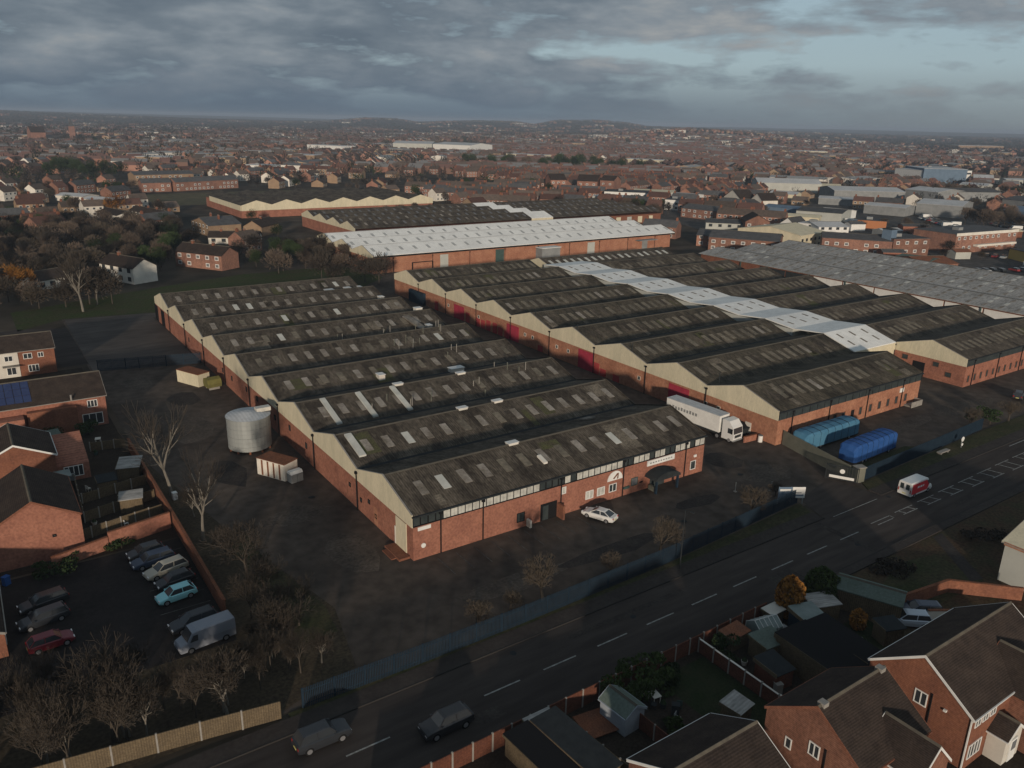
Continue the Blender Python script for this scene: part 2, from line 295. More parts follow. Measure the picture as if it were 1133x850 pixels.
# road markings
b = MB()
x = -60.
while x < 91.5:
    b.box(x, x+3.9, 49.93, 50.07, 0, Z3, 'line') if False else b.poly([(x, 49.92, Z3), (x+3.9, 49.92, Z3), (x+3.9, 50.08, Z3), (x, 50.08, Z3)], [(0, 1, 2, 3)], 'line'); x += 6.6
def stroke(x0, y0, x1, y1, w=.14):
    d = Vector((x1-x0, y1-y0)); d.normalize(); n = Vector((-d.y, d.x))*w/2
    b.poly([(x0-n.x, y0-n.y, Z3), (x1-n.x, y1-n.y, Z3), (x1+n.x, y1+n.y, Z3), (x0+n.x, y0+n.y, Z3)], [(0, 1, 2, 3)], 'line')
x = 92.5; w = .35
for i in range(26):
    L = 4.2
    stroke(x, 50.1+w, x+L, 50.1+w); stroke(x+.5, 50.1-w, x+L-.3, 50.1-w)
    if w > .4:
        for q in (.9, 3.1): stroke(x+q+.35, 50.1-w+.1, x+q-.1, 50.1+w-.1, .2)
    else: stroke(x+L, 50.1-w, x+L+.1, 50.1+w, .12)
    x += 5.7; w = min(w+.14, 1.25)
stroke(137, 54.0, 160, 54.0, .16); stroke(90, 54.3, 100, 54.3, .12)
struct(b.build('road_markings'))
b = MB()
for i in range(8): 
    x = 40.5+i*2.5
    b.poly([(x, 68.9, Z3), (x+.1, 68.9, Z3), (x+.1, 73, Z3), (x, 73, Z3)], [(0, 1, 2, 3)], 'bayline')
for x in (61.0, 65.6): b.poly([(x, 68.5, Z3), (x+.1, 68.5, Z3), (x+.1, 73, Z3), (x, 73, Z3)], [(0, 1, 2, 3)], 'bayline')
for y in (73, 75.6, 78.2, 80.8, 83.4, 86, 88.6, 91.2): b.poly([(11, y, .09), (16, y, .09), (16, y+.1, .09), (11, y+.1, .09)], [(0, 1, 2, 3)], 'bayline')
struct(b.build('bay_markings'))

# ---------------------------------------------------------------- the factory halls
D = 15.2; ZB = 4.3; ZV = 5.8; ZR = 8.0
def roofz(y, y0, zv=ZV, zr=ZR, d=D):
    t = ((y-y0) % d)/d; return zv+(zr-zv)*(1-abs(2*t-1))
def hall_roof(T, x0, x1, y0, bays, roofm, zv=ZV, zr=ZR, d=D, first=0, ridge='ridge', lights=None, left=True, right=True, fascia='cream', zb=ZB, cap=100, rng=None, patches=0):
    rng = rng or random.Random(5); lit = []
    stuffm = MB(); cnt = 0
    for k in range(first, first+bays):
        ya = y0+k*d; yr = ya+d/2; yb = ya+d
        b = MB()
        b.slope(x0, x1, ya, zv, yr, zr, .15, roofm); b.prism([(yb, zv), (yr, zr), (yr, zr-.15), (yb, zv-.15)], 'x', x0, x1, roofm)
        b.prism([(yr-.28, zr-.02), (yr, zr+.10), (yr+.28, zr-.02)], 'x', x0, x1, ridge)
        if k > first: b.box(x0+.2, x1-.2, ya-.3, ya+.3, zv-.05, zv+.09, 'dark')
        ro = b.build('roof', T)
        sl_ = (zr-zv)/(d/2)
        if patches:
            for _ in range(patches):
                q = MB()
                xx = rng.uniform(x0+1, x1-2.2); w_ = rng.choice((1.0, 1.0, 2.0, 3.1)); a_, c_ = sorted((rng.uniform(.2, d/2-.5), rng.uniform(.2, d/2-.5)))
                if c_-a_ < 1.2: continue
                q.prism([(ya+a_, zv+a_*sl_+.025), (ya+c_, zv+c_*sl_+.025), (ya+c_, zv+c_*sl_-.02), (ya+a_, zv+a_*sl_-.02)], 'x', xx, min(xx+w_, x1-.3), rng.choice(('sheetd', 'sheetd', 'sheetl', 'mossy')))
                q.build('replaced_sheet', ro)
        if lights:
            step, ln, pal = lights
            n = int((x1-x0-3)/step); xs = x0+2+((x1-x0-3)-n*step)/2
            for i in range(n+1):
                xx = xs+i*step
                for side in (0, 1):
                    r_ = rng.random()
                    if side == 1: continue
                    mm = pal[0] if r_ < .68 else (pal[1] if r_ < .92 else pal[2])
                    ym = ya+d*.27+rng.uniform(-.15, .15); y1_, y2_ = ym-ln/2, ym+ln/2; w = .52
                    z1 = zv+(y1_-ya)*sl_; z2 = zv+(y2_-ya)*sl_
                    if cnt < cap:
                        q = MB(); q.prism([(y1_, z1+.05), (y2_, z2+.05), (y2_, z2-.02), (y1_, z1-.02)], 'x', xx-w, xx+w, mm); q.build('skylight', ro)
                    else: stuffm.prism([(y1_, z1+.05), (y2_, z2+.05), (y2_, z2-.02), (y1_, z1-.02)], 'x', xx-w, xx+w, mm)
                    cnt += 1
    if stuffm.v: stuffm.build('skylight', T)['kind'] = 'stuff'
    for on, xa, xb in ((left, x0-.14, x0-.003), (right, x1+.003, x1+.14)):
        if not on: continue
        for k in range(first, first+bays):
            ya = y0+k*d
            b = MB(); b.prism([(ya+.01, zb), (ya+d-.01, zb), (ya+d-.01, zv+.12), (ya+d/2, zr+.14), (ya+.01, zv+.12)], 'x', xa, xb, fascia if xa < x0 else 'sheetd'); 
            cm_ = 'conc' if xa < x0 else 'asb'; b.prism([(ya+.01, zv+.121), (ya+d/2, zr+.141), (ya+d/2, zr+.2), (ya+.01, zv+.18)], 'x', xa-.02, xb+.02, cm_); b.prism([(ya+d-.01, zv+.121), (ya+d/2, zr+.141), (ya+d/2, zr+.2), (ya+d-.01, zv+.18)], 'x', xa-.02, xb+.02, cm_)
            b.build('gable_panel', T)
def downpipe(T, x, y, z1, axis='x', s=-1):
    b = MB(); b.tube((x, y, .05), (x, y, z1), .09, .09, 'black', 6); b.box(x-.18, x+.18, y-.18, y+.18, z1, z1+.3, 'black'); b.build('downpipe', T)
def window(T, kind, u, z, w, h, at, face='F', bars=2, frame='white', pane='pane', d=.06):
    """window on a wall: face F (-Y, at=y), L (-X, at=x), B (+Y), R (+X); u = centre along wall, z = centre height"""
    b = MB(); p = MB(); t = .09
    sgn = {'F': -1, 'L': -1, 'B': 1, 'R': 1}[face]
    def bx(q, u0, u1, z0, z1, a, c, m):
        a, c = sorted((at+sgn*a, at+sgn*c))
        if face in 'FB': q.box(u0, u1, a, c, z0, z1, m)
        else: q.box(a, c, u0, u1, z0, z1, m)
    bx(b, u-w/2, u+w/2, z-h/2, z-h/2+t, -.02, d, frame); bx(b, u-w/2, u+w/2, z+h/2-t, z+h/2, -.02, d, frame)
    bx(b, u-w/2, u-w/2+t, z-h/2+t, z+h/2-t, -.02, d, frame); bx(b, u+w/2-t, u+w/2, z-h/2+t, z+h/2-t, -.02, d, frame)
    for i in range(1, bars): bx(b, u-w/2+w*i/bars-t/2, u-w/2+w*i/bars+t/2, z-h/2+t, z+h/2-t, -.02, d-.01, frame)
    bx(p, u-w/2+t, u+w/2-t, z-h/2+t, z+h/2-t, -.015, .015, pane)
    o = b.build(kind, T); p.build('pane', o); return o
def boxpart(T, name, m, *a, **k):
    b = MB(); b.box(*a, m, **k); return b.build(name, T)

# ---- hall A (nearest)
A = thing('factory_hall', 'nearest brick factory hall, with cream zigzag gables and a milky glazed strip facing the road', 'factory')
ax0, ax1, ay0 = 37.9, 86.1, 74.0; ay1 = ay0+9*D
b = MB(); b.box(ax0, ax1, ay0, ay1, -.1, ZB, 'brick'); b.box(ax0+.2, ax1-.2, ay0+.35, ay1-.2, ZB, ZV-.2, 'dark'); b.build('wall', A)
hall_roof(A, ax0, ax1, ay0, 9, M['asb'], lights=(3.05, 2.5, ('sky1', 'sky4', 'sky2')), cap=98, rng=random.Random(3), patches=8)
b = MB(); b.box(ax0, ax1, ay0-.02, ay0+.35, ZB, ZB+.1, 'black'); b.box(ax0, ax1, ay0+.12, ay0+.35, ZB+.1, ZV-.16, 'tint'); b.box(ax0-.15, ax1+.15, ay0-.35, ay0-.02, ZV-.2, ZV-.03, 'dark')
for i in range(49): 
    x = ax0+i*(ax1-ax0)/48; b.box(x-.04, x+.04, ay0-.01, ay0+.12, ZB+.1, ZV-.16, 'black')
b.build('clerestory_frame', A)
lit = [(42.2, 56.2), (59.8, 60.6), (62.0, 69.9), (72.0, 78.0), (79.6, 80.6), (81.0, 83.0), (84.2, 85.6)]
dx = (ax1-ax0)/48
for i in range(48):
    x = ax0+i*dx
    if any(a <= x+dx/2 <= c for a, c in lit) and random.Random(i*7).random() > .04:
        b = MB(); b.box(x+.06, x+dx/2-.02, ay0+.02, ay0+.1, ZB+.14, ZV-.22, 'milk'); b.box(x+dx/2+.02, x+dx-.06, ay0+.02, ay0+.1, ZB+.14, ZV-.22, 'milk'); b.build('milky_pane', A)
for x in (41.5, 47.4, 59.4, 70.2, 82.2): downpipe(A, x, ay0-.12, ZB+.9)
for k in range(1, 9): downpipe(A, ax0-.27, ay0+k*D, ZV-.5)
boxpart(A, 'loading_door', 'cream', ax0-.1, ax0-.003, 75.6, 78.3, .3, 4.1)
boxpart(A, 'door_frame', 'render', ax0-.12, ax0-.004, 78.35, 78.6, .2, 2.6)
b = MB(); b.box(ax0-1.5, ax0-.1, 74.7, 78.6, -.05, .3, 'brick_brown'); b.box(ax0-2.1, ax0-1.5, 75.5, 78, -.05, .15, 'brick_brown'); b.build('step', A)
for y in (201.5, 208.5): boxpart(A, 'open_doorway', 'black', ax0-.08, ax0-.003, y, y+3.4, .05, 3.9)
for y in (178, 166, 152, 146, 137, 131, 122, 115, 108): window(A, 'vent_window', y, 2.5+(y % 2)*.5, .7, .9, ax0, 'L', 1, 'black', 'tint')
for y, z in ((86, 2.6), (88.5, 1.8), (92, 2.6), (84, 1.4)): window(A, 'vent_window', y, z, .6, .6, ax0, 'L', 1, 'black', 'tint')
boxpart(A, 'patch', 'brick_pink', ax0-.02, ax0-.003, 83.6, 84.6, .2, 2.6)
boxpart(A, 'name_board', 'white', 38.5, 40.2, ay0-.09, ay0-.003, 3.75, 4.2)
b = MB(); b.cyl(0, 0, 0, .1, .3, 'white', 14); o = b.build('round_sign', A, (39.2, ay0-.003, 1.7)); o.rotation_euler = (pi/2, 0, 0)
window(A, 'window', 53.1, 1.5, 1.2, 1.3, ay0, 'F', 2, 'black', 'tint')
window(A, 'window', 59.9, 3.5, .7, 1.0, ay0, 'F', 1, 'white', 'milk')
b = MB(); b.box(56.2, 58.8, ay0-.08, ay0-.003, .05, 2.4, 'black'); b.box(56.5, 57.4, ay0-.1, ay0-.081, .1, 2.1, 'tint'); b.box(58.9, 59.2, ay0-1.3, ay0-.003, 0, 2.0, 'brick_brown'); b.box(54, 54.3, ay0-.8, ay0-.003, 0, 1.0, 'render'); b.build('entrance_door', A)
for x in (64.3, 66.3, 68.4): window(A, 'window', x, 1.75, 1.35, 1.2, ay0, 'F', 2, 'white', 'milk' if x < 68 else 'tint')
window(A, 'window', 72.4, 1.7, 1.2, 1.2, ay0, 'F', 1, 'greenf', 'sky3')
boxpart(A, 'cable_box', 'greenf', 70.4, 71.4, ay0-.2, ay0-.003, 1.0, 1.35); boxpart(A, 'vent_slot', 'black', 73.4, 74.0, ay0-.06, ay0-.003, 1.2, 1.4)
# white arched logo with a dark running stroke
b = MB(); pts = [(68.7+1.35*cos(t*pi/10), 2.85+1.35*sin(t*pi/10)) for t in range(11)]; b.prism(pts, 'y', ay0-.09, ay0-.003, 'white')
b.prism([(68.5, 3.0), (69.1, 3.55), (69.0, 2.95), (69.25, 3.0), (69.3, 3.8), (69.0, 3.8), (68.3, 3.15)], 'y', ay0-.11, ay0-.091, 'brick_brown'); b.build('logo_sign', A)
b = MB(); b.box(74.6, 79.9, ay0-.12, ay0-.003, 3.45, 4.25, 'white')
for i in range(9): b.box(75.1+i*.5, 75.4+i*.5, ay0-.135, ay0-.121, 3.75, 3.93, 'grey')
b.build('sign_board', A)
# porch with barrel canopy
P_ = MB(); arc = [(74.3+4.9*(1-cos(t*pi/8))/2, 2.0+1.0*sin(t*pi/8)) for t in range(9)]
P_.prism(arc, 'y', ay0-2.3, ay0-.01, 'dark'); P_.build('porch_canopy', A)
for x in (74.7, 78.8): boxpart(A, 'porch_post', 'bluef', x-.12, x+.12, ay0-2.2, ay0-1.9, 0, 2.1)
b = MB(); b.box(75.4, 78.2, ay0-.1, ay0-.003, .05, 2.0, 'tint'); b.box(76.75, 76.85, ay0-.13, ay0-.101, .05, 2.0, 'white'); b.box(74.9, 75.3, ay0-1.6, ay0-.3, 0, .7, 'beigef'); b.build('porch_door', A)
window(A, 'window', 84.0, 1.5, 1.1, 1.4, ay0, 'F', 1, 'white', 'tint'); boxpart(A, 'bulkhead_lamp', 'white', 84.0, 84.5, ay0-.15, ay0-.003, 2.75, 3.1)
# roof furniture
def strip(x, ya, yb, w, m='sky2', base=ay0):
    b = MB(); za, zb_ = roofz(ya, base), roofz(yb, base); b.prism([(ya, za+.3), (yb, zb_+.3), (yb, zb_+.06), (ya, za+.06)], 'x', x-w, x+w, m); b.build('long_rooflight', A)
for x in (42.1, 47.9, 53.8): strip(x, 105.0, 111.6, .42)
strip(39.6, 91.3, 96.2, .5); strip(78.9, 147.6, 155.6, .8, 'sky1')
for x, y, m in ((58.7, 77.5, 'render'), (73.9, 86.6, 'sky1')): strip(x, y-1, y+.6, .3 if m == 'render' else .9, m)
for x, k in ((55.2, 2), (67, 2), (58.2, 1), (64.5, 1), (56.9, 0)):
    yr = ay0+k*D+D/2; b = MB(); b.box(x-.75, x+.75, yr-.3, yr+.6, ZR-.1, ZR+.2, 'render'); b.box(x-.85, x+.85, yr-.35, yr+.65, ZR+.2, ZR+.26, 'white'); b.build('ridge_vent', A)
rr = random.Random(8)
for cx, cy, n in ((76, 111, 4), (69, 106.8, 3), (70, 137.5, 6), (77, 142, 6), (70, 147, 3), (49.5, 107, 2), (55.3, 107.5, 3), (75, 84, 0), (62, 150, 2), (74, 126, 3)):
    for i in range(n):
        x = cx+rr.uniform(-3, 3); y = cy+rr.uniform(-2, 2); z = roofz(y, ay0)-.1; h = rr.uniform(.9, 1.8)
        b = MB(); b.tube((x, y, z), (x, y, z+h), .065, .065, 'beigef' if i % 2 else 'conc', 6); b.cyl(x, y, z+h, z+h+.12, .13, 'beigef', 8, .05); b.build('flue_pipe', A)
for x, y, w in ((70.5, 119.5, 2.6), (77, 195, 2.2), (81.6, 194, 1.6), (85.4, 194.8, .8), (88.0-3, 181, 1.2), (80.5, 148, 1.0), (56.5, 121.4, 1.1), (84, 159.5, 1.6)):
    z = roofz(y, ay0); b = MB(); b.box(x-w/2, x+w/2, y-.7, y+.7, z-.2, z+.75, 'render'); b.box(x-w/2-.1, x+w/2+.1, y-.8, y+.8, z+.75, z+.82, 'white'); b.build('roof_unit', A)

# ---- hall B
B = thing('factory_hall', 'middle brick factory hall with magenta doors along its side, right of the white lorry', 'factory')
bx0, bx1, by0 = 103.9, 146.9, 74.7; by1 = by0+9*D
b = MB(); b.box(bx0, bx1-1.5, by0, by0+D, -.1, ZB, 'brick_pink'); b.box(bx0, bx1, by0+D+.001, by1, -.1, ZB, 'brick_pink'); b.box(bx0+.2, bx1-1.7, by0+.2, by1-.2, ZB, ZV-.2, 'dark'); b.build('wall', B)
hall_roof(B, bx0, bx1-1.5, by0, 1, M['asb2'], lights=(2.3, 3.0, ('sky4', 'asb', 'sky1')), rng=random.Random(4), cap=20, patches=8)
hall_roof(B, bx0, bx1, by0, 8, M['asb2'], first=1, lights=(2.3, 3.0, ('sky4', 'asb', 'sky1')), rng=random.Random(6), cap=80, right=False, patches=8)
b = MB(); b.box(bx0, bx1-1.5, by0-.06, by0+.2, ZB, ZV-.05, 'tint'); b.box(bx0-.1, bx1-1.4, by0-.4, by0-.07, ZV-.2, ZV-.03, 'dark')
for i in range(22): x = bx0+i*(bx1-1.5-bx0)/21; b.box(x-.04, x+.04, by0-.1, by0-.061, ZB, ZV-.2, 'black')
b.build('clerestory', B)
for x in (107.4, 117.4, 128.5, 139.5): downpipe(B, x, by0-.12, ZB+.9)
for k in range(1, 9): downpipe(B, bx0-.27, by0+k*D, ZV-.5)
for x in (119.3, 121.8, 126.8, 129.8, 132.6, 135.3, 138, 141.0): window(B, 'window', x, 1.7, .95, 1.5, by0, 'F', 1, 'brick_brown', 'tint')
boxpart(B, 'door', 'black', 124.0, 124.9, by0-.06, by0-.003, .05, 2.3); boxpart(B, 'white_notice', 'white', 138.7, 140, by0-.1, by0-.003, 3.0, 3.8)
b = MB(); b.box(140.8, 144.4, by0-1.6, by0-1.5, 0, 1.1, 'conc'); b.box(144.3, 144.4, by0-1.5, by0-.003, 0, 1.1, 'conc'); b.box(141, 144.2, by0-1.4, by0-.01, -.05, .3, 'conc'); b.build('door_ramp', B)
for y, h in ((96.5, 3.6), (123, 3.7), (150, 3.4), (174.5, 3.3)): boxpart(B, 'magenta_door', 'pink', bx0-.1, bx0-.003, y-2.5, y+2.5, .05, h+.3)
for y, h in ((186.4, 2.4), (163, 2.2), (165.3, 2.2), (119.6, 2.4), (155.2, 2.0), (157.6, 2.6), (160.5, 2.6), (152.5, 1.8), (117.5, 1.6), (113.5, 1.4), (170.2, 2.6), (139, 1.4)): boxpart(B, 'red_door', 'redp', bx0-.08, bx0-.003, y-.9, y+.9, .05, h)
boxpart(B, 'blue_panel', 'bluef', bx0-.9, bx0-.003, 192.5, 201, .05, 3.4); boxpart(B, 'meter_door', 'render', bx0-.1, bx0-.003, 79.8, 81, .4, 2.2)
for y in (129, 133, 142, 145, 165, 180, 107, 90, 87): window(B, 'vent_window', y, 2.6, .8, .8, bx0, 'L', 1, 'render', 'tint')
for y in (88, 110, 127, 142): b = MB(); b.tube((bx0+.6, y, 7), (bx0+.6, y, 8.8), .08, .08, 'dark', 6); b.build('flue_pipe', B)

# ---- pale link between B and C, and hall C
L_ = thing('link_hall', 'stepped pale metal roof running between the middle and right factory halls', 'factory link')
lx0, lx1 = 147.0, 161.9
boxpart(L_, 'wall', 'cream', lx0, lx1, by0+D+.02, by1-D, -.1, ZV-.2)
rng = random.Random(2)
for k in range(1, 8):
    ya = by0+k*D; yr = ya+D/2; yb = ya+D; b = MB(); za = 5.95 if k == 1 else 7.45; zt = 8.15
    b.slope(lx0+.02, lx1-.02, ya, za, yr, zt, .2, 'whiteroof'); b.prism([(yb, 7.45), (yr, zt), (yr, zt-.2), (yb, 7.25)], 'x', lx0+.02, lx1-.02, 'whiteroof'); ro = b.build('roof', L_)
    for row in (.25, .62):
        for i in range(3):
            x = 149.8+i*4.4; y1_ = ya+row*7.6; y2_ = y1_+1.7; z1 = za+(y1_-ya)*(zt-za)/7.6; z2 = za+(y2_-ya)*(zt-za)/7.6
            q = MB(); q.prism([(y1_, z1+.04), (y2_, z2+.04), (y2_, z2-.02), (y1_, z1-.02)], 'x', x-.28, x+.28, 'sky1'); q.build('skylight', ro)
boxpart(L_, 'upper_wall', 'pale', lx0+.05, lx1-.05, by0+2*D+.05, by1-D-.05, ZV-.19, 7.2)
b = MB(); ya = by0+D; b.prism([(lx0+.1, ZB), (lx1-.1, ZB), (lx1-.1, ZV), (lx0+.1, ZV)], 'y', ya-.1, ya+.01, 'cream'); b.build('end_panel', L_)

Cc = thing('factory_hall', 'right hand brick factory hall beyond the pale link roof, with a dark doorway', 'factory')
cx0, cx1, cy0 = 162.1, 204.0, 74.7
b = MB(); b.box(cx0, cx1, cy0, cy0+9*D, -.1, ZB, 'brick'); b.box(cx0+.2, cx1-.2, cy0+.2, cy0+9*D-.2, ZB, ZV-.2, 'dark'); b.box(150.6, cx0-.001, cy0+8*D+.05, cy0+9*D, -.1, ZV-.2, 'brick'); b.build('wall', Cc)
hall_roof(Cc, cx0, cx1, cy0, 1, M['asb'], lights=(2.3, 2.6, ('sky4', 'asb2', 'sky4')), rng=random.Random(14), cap=20, patches=8)
hall_roof(Cc, cx0, cx1, cy0, 7, M['asb'], first=1, lights=(2.3, 2.6, ('sky4', 'asb2', 'sky4')), rng=random.Random(16), cap=78, left=False, patches=7)
hall_roof(Cc, 150.6, cx1, cy0, 1, M['asb'], first=8, lights=(2.9, 2.6, ('sky2', 'sky1', 'sky2')), rng=random.Random(17), cap=0)
b = MB(); b.box(cx0, cx1, cy0-.06, cy0+.2, ZB, ZV-.05, 'tint'); b.box(cx0-.1, cx1+.1, cy0-.4, cy0-.07, ZV-.2, ZV-.03, 'dark'); b.build('clerestory', Cc)
for x in (165, 175, 185, 195): downpipe(Cc, x, cy0-.12, ZB+.9)
downpipe(Cc, cx0-.27, cy0+D, ZV-.5)
for i in range(13): window(Cc, 'window', 163.6+i*2.5, 1.6, .9, 1.5, cy0, 'F', 1, 'brick_brown', 'tint')
boxpart(Cc, 'doorway', 'black', cx0-.08, cx0-.003, 83, 85.6, .05, 3.0)
for y in (78, 87.5, 80.8): window(Cc, 'window', y, 1.8 if y < 80 else 3.3, 1.4, 1.1, cx0, 'L', 1, 'brick_brown', 'tint')
for y in (97, 128, 112.5): boxpart(Cc, 'red_door', 'redp', cx1+.003, cx1+.1, y, y+3.5, 2.0, 4.2)

# ---- dark long sheds D (ridges run away from the road)
Dd = thing('grey_sheds', 'broad low grey corrugated sheds with a white panelled side, right of the factory halls', 'warehouse')
dx0, dx1, dy0, dy1 = 218.0, 278.0, 40.0, 199.0
b = MB(); b.box(dx0+.8, dx1-.5, dy0+.5, dy1-.5, -.1, 5.4, 'brick_brown'); b.build('wall', Dd)
for i in range(11):
    b = MB(); y = 58+i*10.4; b.box(dx0+.6, dx0+.79, y+.2, y+10.1, 1.6, 5.0, 'white' if y < 146 else 'dark'); b.build('side_panel', Dd)
rg_ = random.Random(12); w = (dx1-dx0)/3; zz_ = [5.6, 7.6]
for i in range(3):
    a = dx0+i*w; b = MB()
    b.prism([(a, 5.6), (a+w/2, 7.2), (a+w/2, 7.05), (a, 5.45)], 'y', dy0, dy1, 'asbgrey'); b.prism([(a+w, 5.6), (a+w/2, 7.2), (a+w/2, 7.05), (a+w, 5.45)], 'y', dy0, dy1, 'asbgrey'); b.prism([(a+w/2-.2, 7.19), (a+w/2, 7.28), (a+w/2+.2, 7.19)], 'y', dy0, dy1, 'ridge')
    ro = b.build('roof', Dd)
    for j in range(32):
        y = 62+j*4.2; rj = rng.random()
        if y > 195: continue
        for sx, s_ in ((a+1.2, 1), (a+4.2, 1), (a+7.2, 1)):
            q = MB(); z1 = 5.6+(sx-a)*1.6/(w/2); z2 = z1+1.8*1.6/(w/2)
            q.prism([(sx, z1+.05), (sx+1.8, z2+.05), (sx+1.8, z2-.02), (sx, z1-.02)], 'y', y, y+.9, 'sky2' if rg_.random() > .8 else 'sky1')
            if i == 0 and j < 32 or i*64+j*2 < 0: q.build('skylight', ro)
            else: SD = globals().setdefault('SD', MB()); o_ = len(SD.v); SD.v += q.v; SD.f += [[v_+o_ for v_ in f_] for f_ in q.f]; [SD.mi(mm_) for mm_ in q.mats]; SD.m += [SD.mi(q.mats[0])]*len(q.f)
SD.build('skylight', Dd)['kind'] = 'stuff'
for i, y in enumerate((60, 100, 140, 180)): boxpart(Dd, 'gutter_post', 'greenf', dx0+.3, dx0+.55, y, y+.25, 0, 5.5)

# ---- pale roofed warehouse W
Wh = thing('warehouse', 'long brick warehouse under a pale grey ribbed roof, behind the two dark roofed halls', 'warehouse')
wx0, wx1, wy0, wd = 112.0, 248.0, 243.0, 17.0
b = MB(); b.box(wx0, wx1, wy0, wy0+3*wd, -.1, 5.2, 'brick_pink'); b.build('wall', Wh)
hall_roof(Wh, wx0-.4, wx1+2, wy0-.5, 3, M['whiteroof'], zv=5.9, zr=8.3, d=wd, ridge='wroof2', fascia='cream', zb=5.0, lights=(5.2, 2.6, ('sky5', 'sky5', 'sky5')), cap=90, rng=random.Random(21))
b = MB(); b.box(wx0, wx1+.5, wy0-.5, wy0-.003, 5.2, 5.7, 'black'); b.build('eaves', Wh)
for x, w_, h, m_ in ((137, 3.2, 4.6, 'pale'), (160, 3.6, 4.8, 'greenf'), (203, 3.6, 4.6, 'pale'), (232, 3, 3.4, 'grey')): boxpart(Wh, 'shutter_door', m_, x, x+w_, wy0-.12, wy0-.003, .05, h)
b = MB(); b.box(178, 186.5, wy0-4, wy0-.01, 0, 4.4, 'grey'); b.box(177.8, 186.8, wy0-4.3, wy0-.01, 4.4, 4.6, 'white'); b.build('lean_to', Wh)
b = MB(); b.box(228, 238, wy0-3, wy0-.01, 3.9, 4.1, 'grey'); b.build('canopy', Wh)
for i in range(9): downpipe(Wh, 119+i*15, wy0-.15, 4.6)
for y in (248, 251, 254, 263, 266, 270, 281, 284, 288): window(Wh, 'window', y, 2.2, 1.3, 1.6, wx0, 'L', 1, 'white', 'milk')
b = MB(); b.box(126, 134, wy0-.5, wy0-.003, 2.6, 2.8, 'black'); b.box(126, 126.2, wy0-.5, wy0-.01, .05, 2.6, 'black'); b.box(133.8, 134, wy0-.5, wy0-.01, .05, 2.6, 'black'); b.build('pipe_rack', Wh)

# ---- far factory complex: F (dark), link, G, E
Ff = thing('factory_hall', 'far dark roofed factory hall with three cream stepped gables, behind the pale roofed warehouse', 'factory')
b = MB(); b.box(135, 224, 310, 370.8, -.1, 4.6, 'brick'); b.build('wall', Ff); hall_roof(Ff, 135, 224, 310, 4, M['asb'], zb=4.6, zv=5.8, zr=8, lights=(4.5, 2.6, ('sky3', 'sky1', 'sky3')), cap=72, rng=random.Random(31))
boxpart(Ff, 'side_office', 'brick', 188, 224, 303, 309.9, -.1, 4.2)
Lf = thing('link_hall', 'far stepped white roof strip between two dark halls, behind the pale roofed warehouse', 'factory link')
boxpart(Lf, 'wall', 'cream', 224.2, 236.8, 310.05, 370.7, -.1, 5.7)
for k in range(4):
    ya = 310+k*D; b = MB(); b.slope(224.2, 236.8, ya, 5.95, ya+7.6, 8.15, .2, 'whiteroof'); b.prism([(ya+D, 5.95), (ya+7.6, 8.15), (ya+7.6, 7.95), (ya+D, 5.75)], 'x', 224.2, 236.8, 'whiteroof'); b.build('roof', Lf)
Gg = thing('factory_hall', 'far dark roofed hall right of the far white strip, with a pale panelled brick front', 'factory')
b = MB(); b.box(237, 308, 310, 370.8, -.1, 4.6, 'brick_brown')
for i in range(9): b.box(240+i*7.4, 243+i*7.4, 309.9, 309.997, .6, 3.8, 'cream' if i % 3 else 'pale')
b.build('wall', Gg); hall_roof(Gg, 237, 308, 310, 4, M['asb'], zb=4.6, lights=(4.5, 2.6, ('sky3', 'sky1', 'sky3')), cap=64, rng=random.Random(32), left=False)
Ee = thing('factory_hall', 'farthest factory hall with a long row of seven cream gables facing the camera', 'factory')
b = MB(); b.box(119, 227.5, 412, 478, -.1, 5.0, 'brick'); b.build('wall', Ee)
for i in range(7):
    a = 119+i*15.5; b = MB(); w = 15.5
    b.prism([(a, 6.2), (a+w/2, 8.4), (a+w/2, 8.2), (a, 6.0)], 'y', 411.8, 478, 'asb'); b.prism([(a+w, 6.2), (a+w/2, 8.4), (a+w/2, 8.2), (a+w, 6.0)], 'y', 411.8, 478, 'asb'); b.build('roof', Ee)
    b = MB(); b.prism([(a+.02, 3.6), (a+w-.02, 3.6), (a+w-.02, 6.3), (a+w/2, 8.6), (a+.02, 6.3)], 'y', 411.5, 411.79, 'cream'); b.build('gable_panel', Ee)
b = MB(); b.prism([(412, 3.6), (470, 3.6), (470, 6.2), (412, 6.2)], 'x', 118.7, 118.99, 'cream'); b.build('side_panel', Ee)
